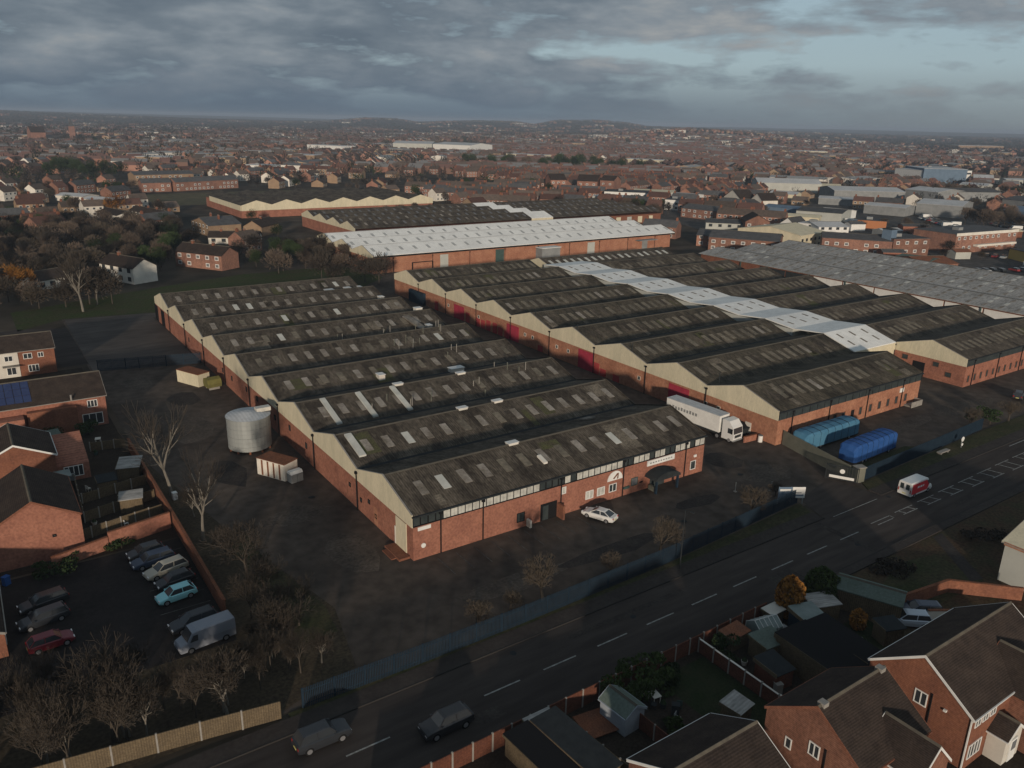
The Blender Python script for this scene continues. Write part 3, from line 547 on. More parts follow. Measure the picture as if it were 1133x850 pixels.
# ---------------------------------------------------------------- houses
def gabled(T, x0, x1, y0, y1, he, hr, wallm, roofm, axis='x', over=.25, barge='white', wallname='wall', rname='roof', base=-.1):
    """wall body with gables and a two slope roof; axis = direction of the ridge"""
    b = MB(); q = MB(); g_ = MB(); a0, a1, c0, c1 = (x0, x1, y0, y1) if axis == 'x' else (y0, y1, x0, x1); cm = (c0+c1)/2
    b.prism([(c0, base), (c1, base), (c1, he), (cm, hr-.12), (c0, he)], axis, a0, a1, wallm)
    s = (hr-he)/(cm-c0)
    for sg in (-1, 1):
        e = cm+sg*(cm-c0+over); ez = he-over*s
        q.prism([(e, ez+.02), (cm, hr+.02), (cm, hr+.14), (e, ez+.14)], axis, a0-over, a1+over, roofm)
        if barge:
            for aa in (a0-over-.05, a1+over+.002): g_.prism([(e, ez-.1), (cm, hr-.1), (cm, hr+.16), (e, ez+.16)], axis, aa, aa+.048, barge)
            q2 = (e, e+sg*.1); g_.prism([(min(q2), ez-.02), (max(q2), ez-.02), (max(q2), ez+.08), (min(q2), ez+.08)], axis, a0-over, a1+over, barge)
    q.prism([(cm-.16, hr+.08), (cm, hr+.24), (cm+.16, hr+.08)], axis, a0-over, a1+over, 'ridge')
    b.build(wallname, T); ro = q.build(rname, T)
    if barge: g_.build('bargeboard', ro)
    return ro
def chimney(T, x, y, z0, z1, m='brick_brown'):
    b = MB(); b.box(x-.45, x+.45, y-.35, y+.35, z0, z1, m); b.box(x-.5, x+.5, y-.4, y+.4, z1, z1+.12, 'conc')
    c = b.build('chimney', T)
    for s in (-.2, .2): b = MB(); b.cyl(x+s, y, z1+.12, z1+.45, .1, 'rust', 8); b.build('chimney_pot', c)
    return c

h = thing('house', 'brick house at the bottom edge with two gable windows and a small lit cross gable', 'house', (47.4, 23, 0))
gabled(h, 0, 8.4, 0, 8.6, 5, 8.0, M['brick_h'], M['tile'], 'x', .12, 'brick_brown')
gabled(h, 3.2, 7.3, -2.2, 1.8, 4.6, 6.7, M['brick_h'], M['tile'], 'y', .15, 'white', 'porch_wing_wall', 'wing_roof')
window(h, 'window', 5.2, 3.7, 2.0, 1.1, -2.2, 'F', 3); window(h, 'window', 4.1, 4.2, .95, 1.2, 0, 'L', 2); window(h, 'window', 6.3, 3.2, .6, 1.0, 0, 'L', 1); window(h, 'window', 1.4, 3.9, 1.4, 1.1, 0, 'F', 2)
b = MB(); b.tube((-.1, 3.1, 0), (-.1, 3.1, 5.0), .06, .06, 'black', 5); b.build('downpipe', h); b = MB(); b.box(7.6, 8.2, 4.0, 4.6, 7.9, 8.3, 'conc'); b.box(.2, .8, 4.0, 4.6, 7.9, 8.3, 'conc'); b.build('ridge_vent', h)
h = thing('house', 'large brick house at the bottom right with white bargeboards and a white porch', 'house', (60.0, 21.7, 0))
gabled(h, 0, 14, 0, 8.9, 5, 8.1, M['brick_brown'], M['tile'], 'x', .12, 'white')
gabled(h, 6.2, 11.4, -2.4, 2.5, 4.8, 7.2, M['brick_h'], M['tile'], 'y', .15, 'brick_brown', 'wing_wall', 'wing_roof')
window(h, 'window', 4.2, 4.2, 1.1, 1.3, 0, 'L', 2)
for u in (.9, 2.1, 3.3): window(h, 'window', u, 4.35, .95, .8, 0, 'F', 2)
window(h, 'window', 1.3, 1.6, 2.0, 1.4, 0, 'F', 4); window(h, 'window', 8.0, 4.0, 1.6, 1.2, -2.4, 'F', 3); window(h, 'window', 9.9, 4.0, 1.2, 1.2, -2.4, 'F', 2); window(h, 'window', 8.8, 1.5, 2.2, 1.3, -2.4, 'F', 4)
gabled(h, 3.2, 5.8, -1.5, -.02, 2.6, 3.6, M['render'], M['tile'], 'y', .2, 'white', 'porch', 'porch_roof'); b = MB(); b.box(3.9, 5.0, -1.62, -1.51, .1, 2.2, 'white'); b.box(4.1, 4.8, -1.66, -1.621, 1.2, 2.0, 'sky3'); b.build('door', h)
b = MB(); b.tube((-.1, 3.3, 0), (-.1, 3.3, 5.2), .06, .06, 'black', 5); b.box(-.12, -.01, .02, .12, 0, 5, 'white'); b.build('downpipe', h); b = MB(); b.box(-.2, -.01, 2.0, 2.25, 4.3, 4.5, 'white'); b.build('gas_flue', h)
h = thing('house', 'low dark roofed house at the bottom edge with a white edged brick gable', 'house', (35.0, 25.7, 0))
gabled(h, 0, 8.7, 0, 8.4, 4.1, 6.4, M['brick_h'], M['tile'], 'x', .12, 'white')
# left side houses
h = thing('house', 'house with a broad sunlit orange brick gable beside the left car park', 'house', (-2.6, 96.3, 0))
gabled(h, 0, 9.2, 0, 11.7, 5, 7.6, M['brick'], M['tile'], 'y', .1, 'brick_brown'); window(h, 'vent_window', 6.3, 3.0, .4, .35, 0, 'F', 1, 'black', 'tint'); window(h, 'window', 5, 4.0, 1.2, 1.1, 9.2, 'R', 2)
h = thing('house', 'pale edged gabled house with a glazed sun room behind the orange gabled house', 'house', (-3.0, 117.5, 0))
gabled(h, 0, 9.2, 0, 9, 4.8, 7.0, M['brick_brown'], M['tile'], 'y', .25, 'white')
b = MB(); b.box(9.25, 13.2, 1.0, 8, -.1, 2.4, 'brick'); b.prism([(1.0, 2.4), (8, 2.4), (8, 4.7)], 'x', 9.25, 13.2, 'brick'); b.build('extension', h)
window(h, 'window', 11.2, 1.4, 2.4, 1.6, 1.0, 'F', 4); b = MB(); b.box(7.6, 10.6, -2.6, -.05, 2.2, 2.3, 'glassr'); b.box(7.8, 10.4, -2.4, -.1, 0, 2.19, 'glassr'); b.build('sun_room', h)
h = thing('house', 'long dark roofed house row with blue solar panels, left of the bare pale barked tree', 'house', (-9, 139.8, 0))
gabled(h, 0, 24.8, 0, 10.4, 5, 7.6, M['brick'], M['tile'], 'x', .2, 'conc')
b = MB(); b.box(13.5, 20.4, -1.2, -.002, 0, 4.2, 'brick_brown'); b.box(8.5, 13.0, -2.5, -.002, 0, 3.8, 'brick'); b.build('extension', h)
for u, z, w_, h_ in ((22.8, 3.9, 1.5, 1.2), (22.6, 1.3, 3.0, 1.9), (11, 2.6, .9, .9)): window(h, 'window', u, z, w_, h_, -2.5 if u == 11 else 0, 'F', 3)
sl_ = 2.6/5.2
for i in range(8):
    for j in range(3):
        y1_, y2_ = .7+j*1.45, .7+j*1.45+1.35; x = 5.4+i*1.15; b = MB(); z1, z2 = 5+y1_*sl_+.22, 5+y2_*sl_+.22
        b.prism([(y1_, z1), (y2_, z2), (y2_, z2-.05), (y1_, z1-.05)], 'x', x, x+1.07, 'panel'); b.build('solar_panel', h)
b = MB(); b.cyl(19.9, -.2, 5.0, 5.9, .15, 'conc', 8); b.build('flue_pipe', h)
h = thing('house', 'white rendered house joined to a brown brick one, behind the solar panel roof', 'house', (-3.3, 175.5, 0))
gabled(h, 0, 15.4, 0, 8.5, 5, 7.2, M['brick_brown'], M['tile'], 'x', .2, 'conc')
b = MB(); b.box(0, 9.2, -.12, -.003, .05, 4.9, 'render'); b.box(6.4, 9.2, -1.6, -.13, 2.4, 2.5, 'sky1'); b.build('render_front', h)
window(h, 'window', 7.6, 3.8, 1.4, 1.1, -.12, 'F', 2); window(h, 'window', 10.8, 3.9, 1.5, 1.1, 0, 'F', 2); window(h, 'window', 13, 3.9, 1.0, 1.0, 0, 'F', 2); window(h, 'window', 7.8, 1.3, 1.6, 1.5, -.12, 'F', 2, pane='pane'); window(h, 'window', 11.5, 1.4, 1.8, 1.4, 0, 'F', 3)
h = thing('garage', 'brown brick garage at the left picture edge beside the dark parked cars', 'garage', (-7.5, 79, 0))
gabled(h, 0, 5.2, 0, 12, 2.6, 3.8, M['brick_brown'], M['tile'], 'y', .1, 'conc')
window(h, 'window', 1.0, 1.5, 1.2, .9, 5.2, 'R', 2)
h = thing('hall', 'pale walled hall with a cream roof at the right edge beside the road bank', 'hall', (92.6, 8, 0))
gabled(h, 0, 15, 0, 26.6, 4.9, 7.0, M['pale'], M['cream'], 'y', .3, 'conc'); b = MB(); b.box(-.36, -.3, 0, 26.6, 4.6, 5.0, 'brick_pink'); b.build('gutter', h)

# unseen houses added out of view to cast shade on the road and gardens
for i, (x, y, w_) in enumerate(((-34, -4, 13), (-17, -2, 14), (0, -5, 12), (15, -3, 14), (-40, 38, 12), (-44, 58, 12), (-40, 76, 13))):
    h = thing('house', 'added brick house with a brown tiled roof, out of view, shading the foreground', 'house', (x, y, 0), 0, 'added shade houses out of view'); gabled(h, 0, w_, 0, 9, 5, 8.1, M['brick_h'], M['tile'], 'x', .2, 'conc'); chimney(h, 2, 4.5, 7.2, 9.2)
# distant named buildings -------------------------------------------------
WM = dict(brick='brick_far', render='render', ochre='ochre', white='white', pale='pale', grey='grey', blue='bluec', cream='cream', orange='orange', yellow='yellow')
RM = dict(tile='tile', slate='slate', pale='wroof2', cream='cream', blue='bluec', rust='rust', greenroof='greenroof')
TABLE = [
('terrace_house', 59.8, 288.0, 70.4, 270.8, 5.0, 8.0, 'gable', 2.4, 'brick', 'tile', 'red brick terrace with white framed windows beyond the green grass strip'),
('terrace_house', 34.8, 275.3, 41.6, 260.1, 4.8, 8.0, 'gable', 2.4, 'render', 'tile', 'white fronted house with dark roof and brick gable end left of the grass strip'),
('bungalow', 16.5, 263.0, 24.9, 267.6, 2.8, 8.0, 'gable', 2.0, 'render', 'tile', 'low pale bungalow with dark window band beside the bare poplar'),
('terrace_house', 70.2, 428.3, 78.2, 394.2, 4.5, 7.0, 'gable', 2.0, 'render', 'tile', 'long white fronted terrace above the dark wood on the left'),
('house', 85.8, 373.4, 87.9, 353.3, 4.5, 14.0, 'gableF', 2.5, 'ochre', 'slate', 'grey roofed house with ochre gable behind the white cottages'),
('house', 101.3, 350.0, 107.2, 344.1, 4.0, 16.0, 'gableF', 2.5, 'ochre', 'tile', 'ochre gabled house in front of the far cream gabled factory'),
('cottage_row', 82.2, 332.9, 99.8, 324.3, 2.6, 7.0, 'gable', 2.0, 'render', 'tile', 'low row of white cottages behind the brick terrace'),
('store_shed', 50.2, 538.5, 62.1, 522.3, 3.0, 12.0, 'gable', 1.2, 'render', 'pale', 'pale roofed long store shed behind the wood, left one'),
('store_shed', 60.8, 511.8, 73.1, 490.9, 3.0, 10.0, 'gable', 1.2, 'render', 'pale', 'pale roofed long store shed behind the wood, right one'),
('hall', 57.9, 441.9, 63.2, 419.6, 3.0, 10.0, 'gable', 1.6, 'render', 'tile', 'small white hall with curved look beside the store sheds'),
('flats', 104.0, 576.4, 122.1, 577.2, 6.0, 9.0, 'gable', 2.5, 'brick', 'slate', 'shorter red brick flat block left of the long flats by the playing field'),
('flats', 124.7, 576.2, 170.2, 591.6, 6.0, 9.0, 'gable', 2.5, 'brick', 'slate', 'long red brick flat block with many pale windows along the playing field'),
('church', 123.8, 1549.8, 144.5, 1552.2, 16.0, 30.0, 'gable', 9.0, 'brick', 'tile', 'tall orange brick hall catching the sun on the left skyline'),
('tower', 212.4, 1822.9, 220.4, 1824.8, 22.0, 8.0, 'spire', 14.0, 'brick', 'tile', 'slender brick church tower with pointed top on the left skyline'),
('distribution_warehouse', 582.1, 1178.9, 631.1, 1142.8, 13.0, 60.0, 'gable', 3.0, 'pale', 'pale', 'left half of the large pale warehouse standing in the far town'),
('distribution_warehouse', 632.6, 1142.7, 660.2, 1077.2, 13.0, 60.0, 'gable', 3.0, 'white', 'pale', 'brighter right half of the large pale warehouse in the far town'),
('school', 110.8, 637.1, 152.2, 641.4, 7.0, 16.0, 'gable', 2.0, 'ochre', 'slate', 'low ochre school range left of the tall fir'),
('apartment_block', 368.8, 456.3, 378.0, 445.3, 10.0, 14.0, 'gable', 4.0, 'brick', 'tile', 'brick apartment block with white gable beside the dark grove'),
('apartment_block', 379.9, 444.6, 384.5, 435.4, 11.0, 14.0, 'gable', 3.0, 'brick', 'tile', 'brown brick apartment block right of the white gabled one'),
('apartment_block', 364.5, 481.6, 375.6, 477.5, 9.0, 14.0, 'gable', 4.0, 'brick', 'tile', 'smaller brick block standing in front of the dark grove'),
('workshop', 360.2, 416.6, 379.7, 395.6, 6.0, 20.0, 'flat', 0.5, 'white', 'slate', 'white fronted flat roofed workshop right of the apartment blocks'),
('workshop', 357.0, 356.6, 362.2, 348.9, 6.0, 20.0, 'flat', 0.5, 'white', 'slate', 'small white cube workshop behind the pale roofed warehouse'),
('workshop', 337.2, 323.7, 341.2, 298.8, 5.0, 14.0, 'gable', 2.0, 'brick', 'slate', 'brown brick workshop row right of the white cube'),
('house', 410.6, 357.8, 407.0, 341.4, 6.0, 12.0, 'gableF', 5.0, 'render', 'tile', 'white gabled house, left one of the pair in the industrial quarter'),
('house', 413.8, 338.5, 411.4, 328.1, 6.0, 12.0, 'gableF', 4.0, 'render', 'tile', 'white gabled house, right one of the pair in the industrial quarter'),
('workshop', 399.0, 350.5, 411.4, 328.1, 4.0, 10.0, 'gable', 2.0, 'white', 'slate', 'low white shop range joining the two white gables'),
('workshop', 398.8, 317.2, 404.1, 294.3, 4.0, 16.0, 'gable', 1.0, 'blue', 'blue', 'blue clad unit with blue roof right of the white gables'),
('workshop', 296.3, 267.6, 308.4, 254.8, 5.0, 18.0, 'gable', 1.0, 'pale', 'slate', 'long grey rendered unit behind the brick works'),
('workshop', 303.6, 250.2, 311.9, 242.9, 7.0, 16.0, 'gableF', 3.0, 'brick', 'tile', 'red brick unit with peaked front behind the brick works'),
('brick_works', 260.6, 239.8, 267.3, 230.7, 4.5, 20.0, 'gable', 1.5, 'brick', 'slate', 'low brown brick works beside the pale roofed warehouse'),
('brick_works', 255.4, 228.3, 270.4, 205.1, 5.5, 18.0, 'gable', 2.0, 'brick', 'slate', 'long red brick works with grey roof behind the dark sheds'),
('workshop', 302.5, 244.1, 302.7, 219.0, 4.0, 12.0, 'gable', 1.5, 'cream', 'pale', 'pale roofed lean shed running behind the brick works'),
('workshop', 291.3, 210.4, 313.4, 213.8, 6.0, 30.0, 'gable', 2.5, 'cream', 'cream', 'cream roofed hall with bright end wall'),
('workshop', 336.5, 256.0, 337.5, 248.2, 4.0, 12.0, 'gableF', 3.0, 'white', 'slate', 'small white house with peaked front by the cream hall'),
('workshop', 339.2, 247.4, 341.0, 239.4, 5.0, 16.0, 'flat', 0.5, 'white', 'pale', 'white box building with dark doorway'),
('workshop', 337.2, 234.2, 351.1, 227.6, 4.5, 18.0, 'gable', 1.5, 'white', 'pale', 'white shed with curved pale roof'),
('brick_works', 295.5, 202.9, 311.6, 181.7, 6.0, 14.0, 'gable', 1.5, 'brick', 'slate', 'long brick range with pale arched windows behind the dark sheds, left part'),
('brick_works', 312.0, 181.5, 328.6, 175.7, 7.0, 14.0, 'flat', 0.5, 'brick', 'slate', 'plain brick range right of the dark chimney block'),
('brick_works', 351.5, 186.1, 346.0, 174.8, 6.0, 5.0, 'flat', 0.6, 'brick', 'slate', 'brick office corner left of the white topped factory'),
('brick_works', 344.2, 173.1, 386.8, 168.6, 8.0, 20.0, 'flat', 0.6, 'brick', 'slate', 'white topped brick factory with a white canopy band'),
('shed_range', 531.5, 429.6, 569.3, 398.3, 7.0, 26.0, 'gable', 3.0, 'pale', 'pale', 'large pale green shed with bright roof in the far trees'),
('shed_range', 567.0, 399.1, 578.0, 386.4, 5.0, 20.0, 'gable', 2.0, 'brick', 'cream', 'brick shed with cream roof right of the pale green shed'),
('shed_range', 521.0, 353.4, 560.5, 323.5, 7.0, 34.0, 'gable', 2.0, 'grey', 'pale', 'long pale roofed factory range in the right distance'),
('shed_range', 590.4, 341.2, 585.5, 313.5, 7.0, 30.0, 'gable', 2.0, 'grey', 'pale', 'second pale roofed range joined to the long one'),
('shed_range', 482.7, 270.3, 489.9, 246.6, 7.0, 34.0, 'gable', 2.0, 'grey', 'pale', 'pale roofed warehouse in front of the long ranges'),
('shed_range', 595.9, 316.6, 635.5, 293.6, 7.0, 24.0, 'gable', 2.0, 'grey', 'slate', 'dull grey roofed range on the right'),
('shed_range', 576.1, 264.6, 570.3, 243.5, 7.0, 24.0, 'gable', 2.0, 'grey', 'slate', 'grey shed cut by the right picture edge'),
('shed_range', 494.6, 225.3, 491.7, 208.5, 7.0, 22.0, 'gable', 2.0, 'blue', 'blue', 'blue roofed shed at the right picture edge'),
('office_block', 817.6, 477.0, 783.0, 436.8, 14.0, 40.0, 'flat', 0.6, 'blue', 'pale', 'blue grey end block of the big white office'),
('office_block', 784.0, 436.5, 838.2, 418.9, 12.0, 40.0, 'flat', 0.6, 'white', 'pale', 'big white flat roofed office in the right distance'),
('shed_range', 826.9, 410.5, 835.4, 395.8, 6.0, 20.0, 'gable', 3.0, 'grey', 'pale', 'grey hall with rounded roof right of the white office'),
('shed_range', 835.6, 384.2, 850.1, 367.9, 6.0, 20.0, 'gable', 1.0, 'pale', 'pale', 'pale shed at the right edge behind bare trees'),
('scrapyard_shed', 281.0, 164.8, 281.8, 152.0, 3.4, 22.0, 'gable', 1.4, 'grey', 'greenroof', 'pale green roofed shed just behind the dark sheds'),
('brick_shed', 282.4, 151.7, 296.0, 146.5, 3.6, 16.0, 'gable', 1.6, 'brick', 'rust', 'rust red brick shed beside the green roofed one'),
('shed_range', 388.6, 247.5, 396.2, 235.9, 4.0, 12.0, 'flat', 0.4, 'orange', 'slate', 'orange walled low yard building with green edge'),
('shed_range', 353.1, 155.5, 346.8, 144.1, 4.0, 14.0, 'flat', 0.4, 'yellow', 'slate', 'yellow walled unit at the right edge'),
('shed_range', 485.0, 340.2, 501.9, 314.1, 4.0, 20.0, 'gable', 1.0, 'grey', 'pale', 'low pale factory roof between yard and ranges'),
('shed_range', 398.5, 430.1, 416.8, 408.4, 4.0, 20.0, 'gable', 1.0, 'pale', 'cream', 'cream roofed shed left of the industrial quarter'),
('shed_range', 389.4, 286.4, 398.7, 264.0, 5.0, 26.0, 'gable', 1.2, 'pale', 'slate', 'broad grey roof behind the white shed'),
('shed_range', 363.6, 284.3, 375.5, 261.7, 4.0, 10.0, 'gable', 1.0, 'cream', 'cream', 'narrow cream roofed unit'),
('shed_range', 470.6, 1251.7, 498.5, 1183.4, 8.0, 30.0, 'flat', 1.0, 'white', 'pale', 'thin white building in the far town left of the big warehouse'),
('shed_range', 337.1, 963.3, 360.9, 938.3, 6.0, 30.0, 'flat', 1.0, 'ochre', 'pale', 'sunlit ochre building in the far town'),
('shed_range', 165.0, 933.7, 195.5, 910.3, 6.0, 30.0, 'flat', 1.0, 'ochre', 'pale', 'pale school block in the far left town'),
('shed_range', 1308.3, 980.0, 1346.7, 939.6, 8.0, 50.0, 'flat', 1.0, 'cream', 'pale', 'cream factory far off among bare woods'),
('shed_range', 2427.1, 1264.9, 2548.2, 1196.9, 10.0, 60.0, 'flat', 1.0, 'ochre', 'pale', 'sunlit tan range on the far right skyline'),
('shed_range', 2519.4, 2371.3, 2481.3, 2241.0, 10.0, 50.0, 'flat', 1.0, 'cream', 'pale', 'cream building catching light on the far ridge'),
('shed_range', 336.4, 400.3, 348.1, 383.4, 5.0, 18.0, 'flat', 0.5, 'pale', 'pale', 'long pale flat roofed works left of the white cube'),
('shed_range', 395.2, 389.5, 401.2, 374.1, 5.0, 16.0, 'gable', 1.0, 'white', 'pale', 'white shed with pale roof above the white cube'),
('shed_range', 473.2, 372.2, 480.8, 355.3, 5.0, 16.0, 'gable', 1.5, 'cream', 'pale', 'cream unit with pale roof below the bright green shed'),
('shed_range', 460.6, 290.6, 465.8, 267.3, 5.0, 18.0, 'gable', 1.2, 'grey', 'pale', 'pale roofed unit below the long factory range'),
('shed_range', 414.6, 289.7, 417.5, 273.9, 4.0, 14.0, 'gable', 1.0, 'white', 'pale', 'small white unit in the middle of the industrial quarter'),
('shed_range', 712.2, 364.4, 716.7, 344.0, 6.0, 20.0, 'gable', 1.5, 'pale', 'pale', 'pale shed before the white office'),
('shed_range', 650.7, 965.1, 673.6, 911.0, 6.0, 24.0, 'flat', 1.0, 'cream', 'pale', 'small cream works right of the large far warehouse'),
('shed_range', 729.3, 808.5, 748.7, 762.0, 6.0, 24.0, 'flat', 1.0, 'cream', 'pale', 'cream works in the far middle town'),
('shed_range', 226.3, 765.1, 245.4, 746.9, 6.0, 20.0, 'flat', 1.0, 'white', 'pale', 'white works beyond the playing field'),
('shed_range', 2679.3, 2163.2, 2528.1, 1825.5, 10.0, 60.0, 'flat', 1.0, 'ochre', 'pale', 'tan lit quarry face building on the far ridge'),
]
EXCL = []
rg = random.Random(77)
for n, xa, ya, xb, yb, hh, dp, rt, rh, wm, rm, lab in TABLE:
    d = Vector((xb-xa, yb-ya)); Lw = d.length; a = math.atan2(d.y, d.x); T = thing(n, lab, n.replace('_', ' ').replace('terrace house', 'house').replace('distribution ', ''), (xa, ya, 0), a)
    wm_, rm_ = M[WM[wm]], M[RM[rm]]
    c = Vector((xa, ya))+d*.5+Vector((-d.y, d.x)).normalized()*dp*.5; EXCL.append((c.x, c.y, max(Lw, dp)*.62+6))
    if rt == 'flat':
        boxpart(T, 'wall', wm_, 0, Lw, 0, dp, -.1, hh); b = MB(); b.box(-.2, Lw+.2, -.2, dp+.2, hh, hh+rh*.4, rm_); b.box(Lw*.3, Lw*.3+3, dp*.4, dp*.4+3, hh+rh*.4, hh+rh*.4+1.2, 'grey'); b.build('roof', T)
    if 'white topped' in lab: boxpart(T, 'white_parapet', 'render', -.3, Lw+.3, -.25, -.05, hh-.7, hh+.5); boxpart(T, 'canopy', 'render', 12, Lw-3, -2.2, -.26, 2.6, 3.4)
    elif rt == 'gable': gabled(T, 0, Lw, 0, dp, hh, hh+rh, wm_, rm_, 'x', .3, None)
    elif rt == 'gableF': gabled(T, 0, Lw, 0, dp, hh, hh+rh, wm_, rm_, 'y', .3, None)
    elif rt == 'spire':
        boxpart(T, 'wall', wm_, 0, Lw, 0, dp, -.1, hh); b = MB(); b.poly([(0, 0, hh), (Lw, 0, hh), (Lw, dp, hh), (0, dp, hh), (Lw/2, dp/2, hh+rh)], [(0, 1, 4), (1, 2, 4), (2, 3, 4), (3, 0, 4)], 'slate'); b.build('spire', T)
    if n in ('terrace_house', 'flats', 'school', 'office_block', 'apartment_block', 'house', 'workshop', 'brick_works', 'bungalow', 'cottage_row'):
        st = {'office_block': 8, 'flats': 3.2, 'bungalow': 3}.get(n, 3.6); k = int(Lw/st); rows = 2 if hh >= 4.5 else 1
        for i in range(k):
            for r_ in range(rows):
                if rg.random() < .12: continue
                b = MB(); u = (i+.5)*Lw/k; z = (1.5 if rows == 1 else (1.4, 3.9)[r_])*(hh/5 if hh > 6 else 1); w_, h_ = (1.6, 1.3) if n != 'office_block' else (6.5, 1.6)
                b.box(u-w_/2, u+w_/2, -.06, -.002, z-h_/2, z+h_/2, 'white' if (wm in ('brick', 'ochre') or n == 'flats') else 'tint'); b.box(u-w_/2+.2, u+w_/2-.2, -.08, -.061, z-h_/2+.2, z+h_/2-.2, 'sky3' if wm == 'brick' else 'pane'); b.build('window', T)
    if n in ('terrace_house', 'flats', 'house', 'cottage_row'):
        for i in range(max(1, int(Lw/9))): chimney(T, (i+.5)*9 if Lw > 9 else Lw/2, dp/2, hh+rh-.8, hh+rh+.9)
b = MB(); T = thing('chimney_block', 'dark blue grey chimney block between the two brick ranges', 'chimney', (312, 183, 0)); b.box(0, 4, 0, 4, 0, 10.5, 'bluec'); b.box(-.2, 4.2, -.2, 4.2, 10.5, 10.8, 'dark'); b.build('stack', T)

# ---------------------------------------------------------------- fences and walls
def palisade(name, label, pts, hgt, m, post=2.75, pitch=.16, w=.075, cat='fence'):
    T = thing(name, label, cat); pl = MB(); rl = MB(); first = True
    for (xa, ya), (xb, yb) in zip(pts, pts[1:]):
        d = Vector((xb-xa, yb-ya)); L = d.length; a = math.atan2(d.y, d.x); ux, uy = d.x/L, d.y/L; n = int(L/pitch)
        for i in range(n):
            s = (i+.5)*L/n; cx, cy = xa+ux*s, ya+uy*s; pl.box(cx-w/2, cx+w/2, cy-.02, cy+.02, .1, hgt+(.0 if i % 2 else .04), m, a)
        for z in (.45, hgt-.45): rl.box(xa, xa+L, ya+.022, ya+.07, z, z+.07, m, a, (xa, ya))
        k = max(1, round(L/post))
        for i in range(k+(1 if (xb, yb) == pts[-1] else 0)):
            s = i*L/k; b = MB(); b.box(-.06, .06, .08, .2, 0, hgt-.05, m); b.build('post', T, (xa+ux*s, ya+uy*s, 0), a)
    pl.build('pales', T); rl.build('rail', T); return T
palisade('palisade_fence', 'long blue grey steel palisade fence along the road verge, in front of the nearest hall', [(18.3, 57.1), (30, 56.95), (42, 57.0), (62, 57.6), (89.3, 59.5)], 2.2, 'bluef')
palisade('palisade_fence', 'blue grey steel palisade fence along the verge, right of the gate and the blue trailers', [(103.6, 58.9), (125, 59.7), (141, 60.4)], 2.2, 'bluef')
palisade('palisade_fence', 'weathered beige steel fence from the middle hall to the gate beside the blue trailers', [(105.2, 74.4), (101.9, 60.2)], 2.5, 'beigef', pitch=.12, w=.09)
palisade('palisade_fence', 'blue green steel fence across the left yard behind the cream cabin', [(18.8, 171.5), (31, 168.5), (37.4, 167)], 2.4, 'bluef', pitch=.2, w=.12)
def panel_fence(name, label, pts, hgt, m, step, cat='fence', pm='conc', cap=None):
    T = thing(name, label, cat)
    for (xa, ya), (xb, yb) in zip(pts, pts[1:]):
        d = Vector((xb-xa, yb-ya)); L = d.length; a = math.atan2(d.y, d.x); k = max(1, round(L/step)); ux, uy = d.x/L, d.y/L
        for i in range(k):
            q = L/k; b = MB(); dz = random.uniform(-.05, .05); b.box(.08, q-.08, -.03, .03, .05, hgt+dz, m); b.box(.08, q-.08, -.05 if not cap else -.09, .05 if not cap else .09, hgt+dz, hgt+dz+.05, cap or m); b.build('panel', T, (xa+ux*q*i, ya+uy*q*i, 0), a)
            b = MB(); b.box(-.07, .07, -.07, .07, 0, hgt+.14, pm); b.build('post', T, (xa+ux*q*i, ya+uy*q*i, 0), a)
    return T
panel_fence('panel_fence', 'tan timber panel fence with pale posts below the bare trees at the bottom left', [(-6, 60.6), (3.5, 59.1), (10, 58.1), (16.4, 57.0)], 1.8, 'wood', 3.1)
panel_fence('panel_fence', 'red brown panel fence with concrete posts along the near pavement', [(18, 43.95), (38.9, 44.15), (63.8, 44.3)], 1.75, 'wood_r', 1.85)
panel_fence('panel_fence', 'pale topped garden fence between road and brick house, right of the dark lawn', [(53.4, 44.0), (53.3, 32.6)], 1.5, 'wood_r', 1.9, cap='render')
panel_fence('panel_fence', 'red brown garden fence beside the pale blue shed', [(41.3, 39.6), (41.6, 34)], 1.5, 'wood_r', 1.9)
panel_fence('panel_fence', 'dark timber fence between the narrow roofs at the bottom and the tarpaulin', [(35.6, 43.8), (36.6, 34.6)], 1.6, 'wood', 1.9)
for i, (pts, lab) in enumerate(((((6, 99.2), (16.2, 101.6)), 'garden fence nearest the brick boundary wall on the left'), (((7.5, 104.2), (16.3, 106.6)), 'second garden fence from the brick wall on the left'), (((8, 110), (16.3, 112)), 'third garden fence from the brick wall on the left'), (((11.5, 128.5), (16.3, 127.5)), 'garden fence below the patio doors of the solar panel row'), (((7.5, 104), (8, 117)), 'long dark garden fence behind the orange gable'), (((66, 44.0), (66.2, 31)), 'dark fence right of the two black shed roofs'))):
    panel_fence('garden_fence', lab, list(pts), 1.4, 'wood', 1.9)
def wall_thing(label, pts, hgt, m, th=.24, name='brick_wall'):
    T = thing(name, label, 'wall'); b = MB(); c = MB()
    for (xa, ya), (xb, yb) in zip(pts, pts[1:]):
        d = Vector((xb-xa, yb-ya)); L = d.length; a = math.atan2(d.y, d.x)
        b.box(xa, xa+L, ya-th/2, ya+th/2, 0, hgt, m, a, (xa, ya)); c.box(xa, xa+L, ya-th/2-.05, ya+th/2+.05, hgt, hgt+.09, 'rust', a, (xa, ya))
    b.build('wall', T); c.build('coping', T)
wall_thing('orange lit brick wall closing the top of the left car park', [(2.9, 93.8), (8.9, 95.6)], 1.6, 'brick'); wall_thing('taller sunlit brick wall joining the car park to the boundary wall', [(9, 95.65), (16.2, 97.2)], 2.1, 'brick')
wall_thing('long brown boundary wall between the left car park, gardens and the yard', [(16.55, 74.6), (16.6, 97), (16.5, 126)], 1.9, 'brick_brown')
wall_thing('curved brown garden wall on the bank near the pale hall', [(76.5, 37.6), (85, 36.4), (90.4, 31)], 1.5, 'brick_brown')
